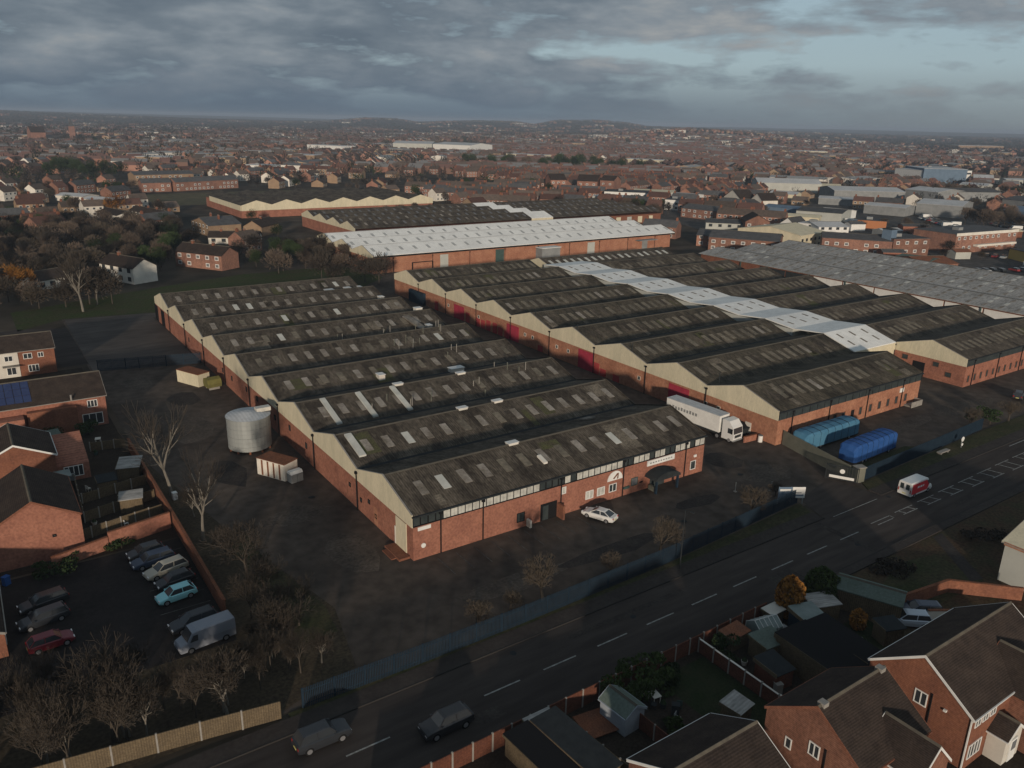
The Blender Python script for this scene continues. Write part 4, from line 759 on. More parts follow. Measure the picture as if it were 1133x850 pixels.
wall_thing('cream sunlit low wall left of the curved brown wall', [(77.6, 34.6), (83.4, 30.9)], 1.3, 'render', name='garden_wall')
wall_thing('low orange brick wall beside the white lorry cab', [(100.4, 78.2), (103.6, 78.0)], 1.0, 'brick')

# ---------------------------------------------------------------- vehicles
def wheel(T, x, y, r=.32, w=.2):
    b = MB(); n = 14
    vs = [(x+r*cos(2*pi*i/n), yy, r+r*sin(2*pi*i/n)) for yy in (y-w/2, y+w/2) for i in range(n)]
    b.poly(vs, [tuple(range(n))[::-1], tuple(range(n, 2*n))]+[(i, (i+1) % n, n+(i+1) % n, n+i) for i in range(n)], 'tyre'); t = b.build('wheel', T)
    b = MB(); s = 1 if y > 0 else -1; ya, yb = sorted((y+s*w/2, y+s*(w/2+.02))); r2 = r*.62
    vs = [(x+r2*cos(2*pi*i/10), yy, r+r2*sin(2*pi*i/10)) for yy in (ya, yb) for i in range(10)]
    b.poly(vs, [tuple(range(10))[::-1], tuple(range(10, 20))]+[(i, (i+1) % 10, 10+(i+1) % 10, 10+i) for i in range(10)], 'rim'); b.build('rim', t)
def loft(b, st, m):
    """st: list of (x, [(y,z)...]) cross sections"""
    n = len(st[0][1]); vs = [(x, y, z) for x, ring in st for y, z in ring]
    fs = [(i*n+j, i*n+(j+1) % n, (i+1)*n+(j+1) % n, (i+1)*n+j) for i in range(len(st)-1) for j in range(n)]
    b.poly(vs, fs+[tuple(range(n))[::-1], tuple(range((len(st)-1)*n, len(st)*n))], m)
CARS = {  # length, half width, body stations (x, belt z), cabin (base front, top front, top rear, base rear), roof z
 'hatch': (4.0, .86, [(-2.0, .60), (-1.93, .92), (-1.2, .95), (.85, .93), (1.55, .80), (1.93, .66), (2.0, .48)], (1.02, .35, -1.35, -1.86), 1.48),
 'saloon': (4.6, .90, [(-2.3, .62), (-2.25, .95), (-1.5, .98), (.95, .92), (1.8, .80), (2.2, .66), (2.3, .48)], (1.1, .3, -1.0, -1.85), 1.43),
 'estate': (4.6, .90, [(-2.3, .62), (-2.25, .95), (-1.5, .97), (.95, .93), (1.8, .82), (2.2, .68), (2.3, .48)], (1.15, .4, -1.85, -2.2), 1.5),
 'suv': (4.6, .93, [(-2.3, .75), (-2.27, 1.08), (-1.5, 1.10), (.95, 1.08), (1.85, .98), (2.22, .85), (2.3, .6)], (1.1, .5, -1.7, -2.15), 1.72)}
def car(label, kind, col, x, y, rz, group=None, cat='car'):
    T = thing('parked_car' if cat == 'car' and y > 56 or y < 44 else 'car', label, cat, (x, y, .08), rz, group)
    Ln, hw, st, cab, zr = CARS[kind]; p = col; b = MB(); secs = []
    for xx, zb in st:
        k = hw*(1-.10*(abs(xx)/(Ln/2))**4); zl = .24 if abs(xx) < Ln/2-.1 else .38
        secs.append((xx, [(-k*.93, zl), (-k, (zl+zb)/2), (-k*.97, zb-.06), (-k*.86, zb), (k*.86, zb), (k*.97, zb-.06), (k, (zl+zb)/2), (k*.93, zl)]))
    loft(b, secs, p); b.build('body', T)
    zb = max(z for _, z in st)-.03; f0, f1, r1, r0_ = cab; a, c = hw*.84, hw*.66; g_ = MB()
    g_.poly([(f0, -a, zb-.05), (f0, a, zb-.05), (r0_, a, zb), (r0_, -a, zb), (f1, -c, zr-.06), (f1, c, zr-.06), (r1, c, zr-.06), (r1, -c, zr-.06)], [(0, 1, 5, 4), (1, 2, 6, 5), (2, 3, 7, 6), (3, 0, 4, 7), (4, 5, 6, 7)], 'pane'); g_.build('glazing', T)
    q = MB(); q.poly([(f1+.02, -c-.01, zr-.06), (f1+.02, c+.01, zr-.06), (r1-.03, c+.01, zr-.06), (r1-.03, -c-.01, zr-.06), (f1-.25, -c*.86, zr), (f1-.25, c*.86, zr), (r1+.2, c*.86, zr), (r1+.2, -c*.86, zr)], [(0, 1, 5, 4), (1, 2, 6, 5), (2, 3, 7, 6), (3, 0, 4, 7), (4, 5, 6, 7)], p)
    for s in (-1, 1):
        for xb_, xt_ in ((f0, f1), ((f0+r0_)/2-.1, (f1+r1)/2), (r0_, r1)): q.tube((xb_, s*(a+.005), zb-.03), (xt_, s*(c+.01), zr-.05), .05, .045, p, 4)
    q.build('roof', T)
    for sx in (-1, 1):
        for s in (-1, 1): wheel(T, sx*Ln*.305, s*(hw-.11), .33 if kind != 'suv' else .37)
    for s in (-1, 1):
        b = MB(); b.box(Ln/2-.12, Ln/2-.02, s*hw*.66-.16, s*hw*.66+.16, .58, .72, 'lamp'); b.build('headlight', T)
        b = MB(); b.box(-Ln/2-.01, -Ln/2+.08, s*hw*.74-.1, s*hw*.74+.1, .72, .92, 'tail'); b.build('tail_light', T)
        b = MB(); b.box(f0-.25, f0-.1, s*(hw+.02)-.07, s*(hw+.02)+.07, zb+.0, zb+.14, p); b.build('wing_mirror', T)
    b = MB(); b.box(-Ln/2-.03, -Ln/2-.005, -.26, .26, .5, .62, 'plate'); b.build('number_plate', T)
    return T
wht = paint('white', (.68, .68, .66)); blk = paint('black', (.02, .021, .024)); slv = paint('silver', (.28, .29, .30)); gry = paint('dark_grey', (.028, .031, .036)); tan = paint('sand', (.40, .37, .30)); teal = paint('pale_turquoise', (.30, .66, .70)); red = paint('red', (.16, .015, .025)); dbl = paint('dark_blue', (.03, .045, .08))
car('white saloon parked nose to the brick wall of the nearest hall', 'saloon', wht, 63.2, 70.5, R(112))
car('silver grey estate car driving away on the road at the bottom', 'suv', gry, 18.2, 52.5, 0); car('black hatchback coming the other way on the road at the bottom', 'suv', blk, 27.5, 48.3, R(180))
PKg = 'cars in the left car park'
car('dark grey car first in the row next to the lit brick wall', 'hatch', gry, 12.2, 91.5, R(185), PKg); car('dark silver estate second from the lit brick wall', 'estate', dbl, 12.5, 89.2, R(186), PKg); car('sand coloured estate car in the left car park row', 'estate', tan, 13.3, 86.3, R(192), PKg)
car('dark hatchback squeezed between the sand estate and the turquoise car', 'hatch', blk, 13.6, 83.4, R(188), PKg); car('pale turquoise small hatchback in the left car park', 'hatch', teal, 13.1, 80.5, R(186), PKg); car('dark grey car parked beside the grey panel van', 'estate', gry, 13.4, 74.6, R(186), PKg)
car('black car in the far left pair beside the garage', 'estate', blk, 1.3, 86.3, R(190), PKg); car('dark grey car with shiny roof in the far left pair', 'estate', gry, 1.0, 83.1, R(190), PKg); car('red car alone at the left of the car park under the bare trees', 'hatch', red, 1.2, 78.5, R(5), PKg)
car('dark car on the estate road beside the orange tree', 'saloon', blk, 6.0, 193, R(20)); car('light car at the left edge on the estate road', 'hatch', slv, 1.8, 200, R(15)); car('silver car with pale blue roof in the bottom right garden drive', 'estate', paint('ice_blue', (.42, .48, .55)), 75.3, 35.4, R(140)); car('dark car beside the cream wall at the bottom right', 'estate', dbl, 78.0, 35.6, R(142))
car('dark car half hidden behind the bushes at the right edge', 'estate', gry, 165, 65.5, R(20))
def van(label, x, y, rz, L, hw, zr, col, side=None, box=None, name='van'):
    T = thing(name, label, 'van', (x, y, .06), rz); b = MB()
    def ring(k, z0, z1, t=.9): return [(-k*.95, z0), (-k, z0+(z1-z0)*.45), (-k*t, z1-.08), (-k*(t-.1), z1), (k*(t-.1), z1), (k*t, z1-.08), (k, z0+(z1-z0)*.45), (k*.95, z0)]
    l2 = L/2
    loft(b, [(-l2, ring(hw, .35, zr-.05)), (-l2+.08, ring(hw, .3, zr)), (l2-1.75, ring(hw, .3, zr)), (l2-1.3, ring(hw, .3, zr-.1)), (l2-.75, ring(hw*.98, .3, 1.25)), (l2-.12, ring(hw*.94, .3, 1.0)), (l2, ring(hw*.9, .4, .8))], col); b.build('body', T)
    g_ = MB(); c = hw*.80; g_.poly([(l2-.74, -c, 1.31), (l2-.74, c, 1.31), (l2-1.24, c*.9, zr-.1), (l2-1.24, -c*.9, zr-.1), (l2-.8, -c, 1.28), (l2-.8, c, 1.28), (l2-1.32, c*.9, zr-.12), (l2-1.32, -c*.9, zr-.12)], [(0, 1, 2, 3), (4, 7, 6, 5), (0, 4, 5, 1), (2, 6, 7, 3), (1, 5, 6, 2), (0, 3, 7, 4)], 'pane'); g_.build('windscreen', T)
    for s in (-1, 1):
        ya, yb = sorted((s*hw*.955, s*(hw*.985+.02))); w_ = MB(); w_.prism([(l2-1.0, 1.25), (l2-1.75, 1.25), (l2-1.75, zr-.35), (l2-1.35, zr-.35)], 'y', ya, yb, 'pane'); w_.build('side_window', T)
        q = MB(); q.box(-l2-.02, -l2+.01, s*hw*.42-hw*.26, s*hw*.42+hw*.26, 1.2, zr-.3, 'tint' if box != 1 else 'sky3'); q.build('rear_window', T)
        q = MB(); q.box(-l2-.03, -l2+.02, s*hw*.86-.06, s*hw*.86+.06, .8, 1.3, 'tail'); q.build('tail_light', T)
        q = MB(); q.box(l2-.1, l2+.01, s*hw*.62-.14, s*hw*.62+.14, .62, .8, 'lamp'); q.build('headlight', T)
        for sx in (-1, 1): wheel(T, sx*L*.31, s*(hw-.12), .34)
    q = MB(); q.box(-l2-.035, -l2-.003, -.26, .26, .55, .67, 'plate'); q.build('number_plate', T)
    if side:
        for s in (-1, 1):
            ya, yb = sorted((s*(hw*1.0), s*(hw+.02))); q = MB(); q.prism([(-l2+.15, .62), (l2-1.5, .62), (l2-1.15, 1.2), (l2-1.85, zr-.2), (-l2+.3, zr-.2), (-l2+.12, 1.3)], 'y', ya, yb, side); ya, yb = sorted((s*(hw+.021), s*(hw+.035)))
            for i, (a, c_) in enumerate(((-1.4, .5), (-.7, .45), (-.1, .3))): q.prism([(a, 1.35), (a+c_, 1.35), (a+c_+.1, 1.62), (a+.1, 1.62)], 'y', ya, yb, 'white')
            q.build('livery_panel', T)
    return T
van('white van with red sides driving away past the junction', 106.6, 52.7, R(0), 5.6, 1.0, 2.3, wht, 'postred'); van('grey panel van with a long pale roof at the car park row end', 13.7, 71.2, R(186), 5.4, .98, 2.2, paint('grey_blue', (.22, .24, .28)))
# articulated lorry
T = thing('articulated_lorry', 'white articulated lorry standing between the two halls with its cab towards the road', 'lorry', (99.3, 80.0, .05), R(-86))
b = MB(); b.box(-12.9, -1.6, -1.25, 1.25, 1.15, 3.95, 'white'); b.build('trailer_box', T); b = MB(); b.box(-12.95, -1.55, -1.27, 1.27, 3.951, 4.02, 'wroof2'); b.box(-12.8, -1.7, -1.1, 1.1, .75, 1.149, 'dark'); b.build('trailer_frame', T)
b = MB(); [b.box(-11.6+i*.62, -11.2+i*.62, -1.27, -1.251, 2.5, 3.0 if i % 3 else 3.1, 'grey') for i in range(9)]; b.build('lettering', T)
b = MB(); cb_ = paint('lorry_white', (.66, .66, .64)); b.prism([(-1.0, .5), (1.25, .5), (1.3, 1.5), (1.12, 2.75), (.75, 3.1), (.3, 3.65), (-.75, 3.75), (-1.0, 3.7)], 'y', -1.22, 1.22, cb_); b.build('cab', T)
b = MB(); b.prism([(1.305, 1.62), (1.31, 1.66), (1.17, 2.6), (1.12, 2.6)], 'y', -1.1, 1.1, 'pane'); b.build('windscreen', T)
for s in (-1, 1):
    b = MB(); ya, yb = sorted((s*1.221, s*1.24)); b.prism([(.15, 1.65), (1.05, 1.65), (.95, 2.5), (.15, 2.5)], 'y', ya, yb, 'pane'); b.build('side_window', T)
    b = MB(); ya, yb = sorted((s*1.26, s*1.45)); b.box(1.0, 1.12, ya, yb, 1.7, 2.5, 'black'); b.build('wing_mirror', T)
    for x in (.5, -1.9, -9.2, -10.4, -11.6): wheel(T, x, s*1.05, .5, .3)
    b = MB(); b.box(1.26, 1.36, s*.8-.2, s*.8+.2, .65, .9, 'lamp'); b.build('headlight', T)
b = MB(); b.box(1.2, 1.36, -1.2, 1.2, .4, .6, 'grey'); b.box(1.27, 1.33, -.8, .8, .95, 1.4, 'dark'); b.build('grille', T)
# tarpaulin covered trailers
def tarp(label, x0, x1, y0, y1, zt, m, rz=0):
    T = thing('covered_trailer', label, 'trailer', ((x0+x1)/2, (y0+y1)/2, 0), rz); l, w = (x1-x0)/2, (y1-y0)/2; b = MB()
    secs = []
    for x, s, zz1 in ((-l, .82, zt-.9), (-l+.5, 1, zt-.15), (-l+1.6, 1, zt), (-l*.4, 1, zt-.05), (0, 1, zt), (l*.45, 1, zt-.06), (l-1.6, 1, zt), (l-.6, .97, zt-.12), (l-.1, .8, zt-.7), (l, .6, zt-1.3)):
        secs.append((x, [(-w*s, .55), (-w*s*1.0, zz1-.35), (-w*s*.82, zz1-.05), (0, zz1+.08), (w*s*.82, zz1-.05), (w*s, zz1-.35), (w*s, .55)]))
    loft(b, secs, m); b.build('tarpaulin', T)
    for k in range(7):
        x = -l+1.7+k*(2*l-3.4)/6; zz1 = zt+.0; q = MB(); q.prism([(-w-.02, .6), (-w-.02, zz1-.33), (-w*.82, zz1-.01), (0, zz1+.12), (w*.82, zz1-.01), (w+.02, zz1-.33), (w+.02, .6), (w-.05, .6), (0, zz1-.4), (-w+.05, .6)], 'x', x-.025, x+.025, 'bluef'); q.build('strap', T)
    b = MB(); b.box(-l+.3, l-.3, -w+.1, w-.1, .35, .549, 'dark'); b.build('frame', T)
    for sx in (-.6, -.45, .6):
        for s in (-1, 1): wheel(T, sx*l, s*(w-.2), .34, .22)
tarp('faded blue covered trailer parked against the front wall of the middle hall', 105.3, 119.9, 70.0, 73.0, 3.1, 'blue2'); tarp('bright blue covered trailer standing nearer the road than the faded one', 107.2, 119.6, 62.9, 65.9, 3.2, 'blue', R(2))

# ---------------------------------------------------------------- yard objects
T = thing('storage_tank', 'big round galvanised storage tank beside the left wall of the nearest hall', 'tank', (32.4, 117.6, 0))
b = MB()
for i in range(7): b.cyl(0, 0, .5+i*.7, .5+i*.7+.68, 3.25-.02*(i % 2), 'galv', 32); 
b.build('shell', T); b = MB(); b.cyl(0, 0, 5.4, 5.48, 3.35, 'galv', 32); b.cyl(0, 0, 5.48, 6.0, 3.3, 'wroof2', 32, .6); b.build('lid', T); b = MB(); b.box(1.2, 3.4, -.6, .6, 5.7, 6.3, 'render'); b.build('hatch', T)
for i in range(10): a = i*2*pi/10; boxpart(T, 'leg', 'rust', 3*cos(a)-.12, 3*cos(a)+.12, 3*sin(a)-.12, 3*sin(a)+.12, 0, .5)
def container(label, x, y, rz, L, w, h_, m, rm, name='container', cat='container', ribs=True):
    T = thing(name, label, cat, (x, y, .03), rz); b = MB(); b.box(-L/2, L/2, -w/2, w/2, 0, h_, m)
    if ribs:
        for i in range(int(L/.6)): xx = -L/2+.3+i*.6; b.box(xx-.12, xx+.12, -w/2-.05, -w/2-.001, .1, h_-.1, m); b.box(xx-.12, xx+.12, w/2+.001, w/2+.05, .1, h_-.1, m)
    b.build('body', T); b = MB(); b.box(-L/2-.06, L/2+.06, -w/2-.08, w/2+.08, h_, h_+.1, rm); b.build('roof', T); return T
T = container('pale sided container with a rusty roof below the storage tank', 32.6, 105.6, R(-62), 5.2, 2.6, 2.5, M['render'], M['rust'])
for i, x in enumerate((-1.6, -.5, .6, 1.7)): boxpart(T, 'door_stripe', 'rust', x-.15, x+.15, -1.37, -1.351, .1, 2.4)
T = thing('waste_bin', 'white topped grey bin cluster against the rusty roofed container', 'bin', (33.9, 102.1, 0), .2); b = MB(); b.box(-.9, .0, -.6, .6, .1, 1.4, 'grey'); b.box(.05, .95, -.6, .6, .1, 1.3, 'grey'); b.build('body', T); b = MB(); b.prism([(-.65, 1.4), (.65, 1.4), (.4, 1.75), (-.3, 1.75)], 'x', -.95, .95, 'white'); b.build('lid', T)
container('cream cabin with a rusty roof below the blue green yard fence', 33.0, 154.8, R(-66), 6.2, 2.6, 2.4, M['cream'], M['rust'], 'site_cabin', 'cabin', False)
T = thing('oil_tank', 'olive green oil tank next to the cream cabin', 'tank', (35.2, 149.6, 0), .1); b = MB(); b.prism([(-1.1+.0, .5), (-1.3, 1.2), (-1.0, 2.0), (0, 2.3), (1.0, 2.0), (1.3, 1.2), (1.1, .5)], 'x', -1.3, 1.3, 'olive'); b.build('vessel', T); b = MB(); b.box(-1, 1, -.9, -.7, 0, .5, 'conc'); b.box(-1, 1, .7, .9, 0, .5, 'conc'); b.build('cradle', T)
T = thing('skip', 'dark skip heaped beside the white lorry and the middle hall wall', 'skip', (102.0, 81.2, 0), R(90)); b = MB(); b.prism([(-1.3, 0), (1.3, 0), (2.0, 1.9), (-2.0, 1.9)], 'y', -.9, .9, 'dark'); b.build('body', T); b = MB(); b.prism([(-1.8, 1.6), (1.8, 1.6), (1.0, 2.4), (-.8, 2.5)], 'y', -.8, .8, 'black'); b.build('load', T)
T = thing('wheeled_dish', 'small white round drum by the low orange wall', 'drum', (103.1, 77.1, 0)); b = MB(); b.cyl(0, 0, 0, 1.1, .38, 'white', 14); b.build('barrel', T); b = MB(); b.cyl(0, 0, 1.1, 1.16, .41, 'grey', 14); b.build('lid', T)
# signboards and gate
T = thing('signboard', 'blue and white company signboard on posts at the left of the gateway', 'sign', (88.2, 59.9, 0), R(-32))
for x in (-1.7, 0, 1.7): boxpart(T, 'post', 'galv', x-.06, x+.06, -.06, .06, 0, 2.6)
b = MB(); b.box(-1.8, .1, -.12, -.061, 1.0, 2.6, 'bluec'); b.box(-1.6, -.1, -.13, -.121, 2.0, 2.3, 'white'); b.build('blue_board', T); b = MB(); b.box(.12, 1.9, -.12, -.061, 1.0, 2.6, 'white'); b.box(.3, 1.7, -.13, -.121, 1.3, 1.5, 'bluec'); b.box(.3, 1.4, -.13, -.121, 1.7, 1.85, 'grey'); b.build('white_board', T)
T = thing('yard_gate', 'dark steel gate leaf with a long white board at the foot of the beige fence', 'gate', (100.9, 60.6, 0), R(-60))
b = MB(); b.box(-2.2, 2.2, -.04, .04, .2, .3, 'dark'); b.box(-2.2, 2.2, -.04, .04, 2.3, 2.4, 'dark'); b.box(-2.25, -2.15, -.05, .05, .1, 2.5, 'dark'); b.box(2.15, 2.25, -.05, .05, .1, 2.5, 'dark'); b.build('frame', T)
b = MB(); [b.box(-2.1+i*.14, -2.04+i*.14, -.02, .02, .31, 2.29, 'dark') for i in range(30)]; b.build('bars', T); b = MB(); b.box(-1.7, 1.7, -.12, -.05, .45, .85, 'white'); b.build('white_board', T); b = MB(); b.cyl(0, 0, 0, .05, .35, 'white', 14); o = b.build('round_sign', T, (0, -.06, 1.6)); o.rotation_euler = (pi/2, 0, 0)
T = thing('gate_pier', 'square beige block pier where the beige fence meets the verge fence', 'pier', (103.0, 59.3, 0), R(-20)); boxpart(T, 'shaft', 'beigef', -.7, .7, -.5, .5, 0, 2.3); boxpart(T, 'cap', 'conc', -.8, .8, -.6, .6, 2.3, 2.42)
for x, y, lab in ((130.3, 58.4, 'small round white sign on a short post on the right verge'), (129.3, 57.9, 'tiny white marker beside the round white sign')):
    T = thing('verge_marker', lab, 'marker', (x, y, .13)); big = x > 130; boxpart(T, 'post', 'galv', -.05, .05, -.05, .05, 0, 1.0 if big else .5); b = MB(); b.cyl(0, 0, 0, .06, .42 if big else .24, 'white', 14); o = b.build('disc', T, (0, -.06, 1.1 if big else .55)); o.rotation_euler = (pi/2, 0, 0)
T = thing('bench_slab', 'flat pale concrete slab lying on the right verge', 'slab', (124.4, 58.2, .13), 0); boxpart(T, 'slab', 'conc', -1.4, 1.4, -.35, .35, .25, .42); boxpart(T, 'foot', 'conc', -1.1, -.9, -.3, .3, 0, .25); boxpart(T, 'foot', 'conc', .9, 1.1, -.3, .3, 0, .25)
def lamp_post(label, x, y, rz, h_=8):
    T = thing('street_lamp', label, 'street lamp', (x, y, .13), rz, 'street lamps along the road'); b = MB(); b.tube((0, 0, 0), (0, 0, h_), .07, .04, 'dark', 8); b.tube((0, 0, h_), (0, -.8, h_+.2), .035, .03, 'dark', 6); b.build('column', T); b = MB(); b.box(-.1, .1, -1.3, -.78, h_+.14, h_+.26, 'dark'); b.build('lantern', T)
lamp_post('slim grey street lamp on the verge in front of the nearest hall', 63.0, 55.9, 0, 7.5); 
for x, y, lab in ((89.4, 64.0, 'thin post standing in the yard left of the gateway'), (84.8, 66.5, 'thin post near the right corner of the nearest hall')):
    T = thing('bollard_post', lab, 'post', (x, y, 0)); b = MB(); b.tube((0, 0, 0), (0, 0, 1.5), .06, .06, 'galv', 6); b.build('shaft', T); boxpart(T, 'base', 'conc', -.2, .2, -.2, .2, 0, .12)
# ---------------------------------------------------------------- gardens
def shed(label, x, y, rz, w, d, he, hr, wm, rm, axis='x', name='garden_shed', door=True, barge=None):
    T = thing(name, label, 'shed', (x, y, .03), rz); gabled(T, -w/2, w/2, -d/2, d/2, he, hr, M[wm], M[rm], axis, .12, barge)
    if door: boxpart(T, 'door', 'wood', -.4, .4, -d/2-.05, -d/2-.002, .1, 1.8)
    return T
shed('pale blue boarded shed with a dull green roof by the near fence', 40.6, 40.9, R(4), 2.3, 3.0, 1.9, 2.6, 'shedw', 'greenroof', 'y', barge='shedw', door=False)
def leanto(label, x, y, rz, w, d, h0, h1, m, wm='wood', name='garden_shed'):
    T = thing(name, label, 'shed', (x, y, .03), rz); b = MB(); b.prism([(-d/2, 0), (d/2, 0), (d/2, h1), (-d/2, h0)], 'x', -w/2, w/2, wm); b.build('wall', T); b = MB(); b.prism([(-d/2-.15, h0), (d/2+.15, h1), (d/2+.15, h1+.08), (-d/2-.15, h0+.08)], 'x', -w/2-.15, w/2+.15, m); b.build('roof', T)
    b = MB(); b.box(-w/2-.2, -w/2-.151, -d/2-.15, d/2+.15, min(h0, h1)-.1, max(h0, h1), 'wood'); b.build('edge_board', T); return T
leanto('black felt roof running down the garden, left of the pair at the bottom', 31.4, 39.6, R(4), 2.3, 7.2, 2.0, 2.1, 'black'); leanto('black felt roof running down the garden, right of the pair at the bottom', 34.2, 39.4, R(4), 2.5, 7.6, 2.1, 2.2, 'dark')
leanto('dark flat roofed store with grey end near the near fence', 33.6, 43.2, R(0), 2.4, 1.2, 1.7, 1.9, 'asbgrey'); leanto('red brown patio roof between dark fence and pale blue shed', 38.3, 41.6, R(-8), 2.6, 2.6, .3, .35, 'rust', 'soil', 'patio')
leanto('grey flat roof below the greenhouse frame', 58.5, 39.9, R(-6), 2.8, 2.2, 2.0, 2.2, 'greenroof'); leanto('long black shed roof left of the pale ribbed roof', 60.4, 35.2, R(-4), 4.0, 7.8, 2.6, 3.0, 'black'); leanto('second long black shed roof close to the brick houses', 64.0, 35.4, R(-4), 2.8, 7.0, 2.4, 2.8, 'black', 'brick_brown')
leanto('pale ribbed plastic roof over a blue grey store', 65.2, 40.0, R(-14), 2.6, 3.4, 2.0, 2.3, 'glassr', 'bluef'); leanto('dark grey flat roof between the orange and green conifers', 68.8, 41.3, R(-20), 3.0, 2.2, 1.9, 2.0, 'asbgrey')
shed('long green roofed hut at the right of the gardens', 74.3, 39.3, R(-66), 6.6, 3.4, 2.3, 3.0, 'wood', 'greenroof', 'x', 'garden_hut', False)
T = thing('greenhouse', 'small white framed greenhouse by the near fence', 'greenhouse', (61.0, 42.3, 0), R(-10)); b = MB(); b.prism([(-1.1, 0), (1.1, 0), (1.1, 1.4), (0, 2.1), (-1.1, 1.4)], 'x', -1.4, 1.4, 'glassr'); b.build('glazing', T); b = MB()
for i in range(6):
    x = -1.4+i*.56
    for ya, za, yb, zb_ in ((-1.12, 0, -1.12, 1.4), (-1.12, 1.4, 0, 2.13), (0, 2.13, 1.12, 1.4), (1.12, 1.4, 1.12, 0)): b.tube((x, ya, za), (x, yb, zb_), .035, .035, 'white')
b.tube((-1.4, 0, 2.13), (1.4, 0, 2.13), .04, .04, 'white'); b.build('frame', T)
for x, y, lab, rz, w_, d_, m_ in ((15.0, 116.4, 'pale grey roofed shed against the left boundary wall', -.3, 2.8, 3.6, 'asbgrey'), (13.2, 105.2, 'grey roofed shed in the garden behind the lit wall', -.2, 2.6, 2.2, 'asbgrey'), (11.4, 112.5, 'dark roofed shed beside the sun room garden', 0, 2.2, 2.2, 'dark'), (6.6, 134.2, 'green roofed low shed in the shade below the solar panels', .1, 3.0, 2.2, 'greenroof')): leanto(lab, x, y, rz, w_, d_, 1.8, 2.0, m_)
rr = random.Random(9)
CL = ['white garden table near the pale blue shed', 'grey plastic chest in the middle garden', 'white plastic chair by the middle lawn', 'pale plant pot by the middle garden path']
def clutter(name, lab, cat, x, y, kind, m='render'):
    T = thing(name, lab, cat, (x, y, .05), rr.uniform(0, 3))
    if kind == 'table':
        boxpart(T, 'top', m, -.5, .5, -.4, .4, .7, .75); [boxpart(T, 'leg', m, sx*.42-.03, sx*.42+.03, sy*.32-.03, sy*.32+.03, 0, .7) for sx in (-1, 1) for sy in (-1, 1)]
    elif kind == 'chair':
        boxpart(T, 'seat', m, -.25, .25, -.25, .25, .4, .46); boxpart(T, 'backrest', m, -.25, .25, .2, .25, .46, .9); [boxpart(T, 'leg', m, sx*.22-.025, sx*.22+.025, sy*.22-.025, sy*.22+.025, 0, .4) for sx in (-1, 1) for sy in (-1, 1)]
    elif kind == 'bin':
        boxpart(T, 'body', m, -.28, .28, -.32, .32, .05, 1.0); boxpart(T, 'lid', m, -.3, .3, -.36, .34, 1.0, 1.08)
    elif kind == 'pot':
        b = MB(); b.cyl(0, 0, 0, .5, .22, m, 10, .32); b.build('pot', T); b = MB(); b.cyl(0, 0, .5, .9, .3, 'leaf', 7, .05); b.build('plant', T)
    elif kind == 'swing':
        b = MB(); [b.tube((sx, sy, 0), (sx, 0, 1.9), .04, .04, m) for sx in (-1.2, 1.2) for sy in (-.7, .7)]; b.tube((-1.2, 0, 1.9), (1.2, 0, 1.9), .04, .04, m); b.build('frame', T); boxpart(T, 'seat', 'wood', -.5, .5, -.2, .2, .5, .55)
    return T
for a in (('garden_table', 'white garden table near the pale blue shed', 'table', 44.8, 41.2, 'table'), ('garden_chair', 'pale chair beside the white table in the shed garden', 'chair', 44.2, 42.2, 'chair'), ('garden_chair', 'grey chair lowest in the shed garden', 'chair', 44.6, 38.2, 'chair', 'grey'), ('plant_pot', 'pale pot in the shed garden below the hedge', 'plant pot', 43.0, 42.0, 'pot', 'conc'), ('plant_pot', 'pot beside the long black shed roof', 'plant pot', 55.6, 40.2, 'pot', 'render'), ('waste_bin', 'pale bin beside the ribbed plastic roof', 'bin', 62.6, 41.2, 'bin', 'grey'), ('garden_chair', 'white chair by the bin near the ribbed roof', 'chair', 62.2, 40.0, 'chair'),
    ('garden_table', 'white table in the dark garden under the brick house gable', 'table', 63.9, 33.4, 'table', 'white'), ('garden_table', 'pale table in the left gardens near the grey shed', 'table', 12.5, 108.2, 'table'), ('garden_chair', 'white chair in the garden by the lit wall', 'chair', 11.6, 100.5, 'chair', 'white'), ('waste_bin', 'white bin at the foot of the first pale barked tree', 'bin', 18.4, 104.9, 'bin', 'white'), ('waste_bin', 'grey bin right of the white one by the pale barked tree', 'bin', 20.2, 104.8, 'bin', 'grey'), ('garden_chair', 'pale chair beside the sun room', 'chair', 9.2, 113.6, 'chair'), ('garden_table', 'white table below the patio doors of the solar panel row', 'table', 13.0, 131.5, 'table'),
    ('waste_bin', 'blue bin at the top left corner of the car park', 'bin', -1.6, 93.0, 'bin', 'blue'), ('plant_pot', 'pot on the dark patio behind the orange gable', 'plant pot', 8.4, 102.7, 'pot', 'render')): clutter(*a)
leanto('small grey felt shed in the corner of the dark lawn', 49.0, 35.6, R(8), 2.0, 1.8, 1.7, 1.9, 'asbgrey'); leanto('brown tarred shed beside the pot, right of the pale topped fence', 56.0, 37.2, R(-5), 2.2, 2.6, 1.8, 2.1, 'dark', 'wood_r'); leanto('low rusty roofed store at the top of the gardens by the near fence', 57.2, 42.9, R(3), 2.6, 1.5, 1.5, 1.7, 'rust'); leanto('small dark shed between the small orange bush and the green roofed hut', 71.0, 35.0, R(-20), 2.2, 1.8, 1.8, 2.0, 'dark'); leanto('white topped store against the near fence left of the orange conifer', 63.6, 43.3, R(0), 1.9, 1.2, 1.5, 1.6, 'render')
gc = random.Random(66)
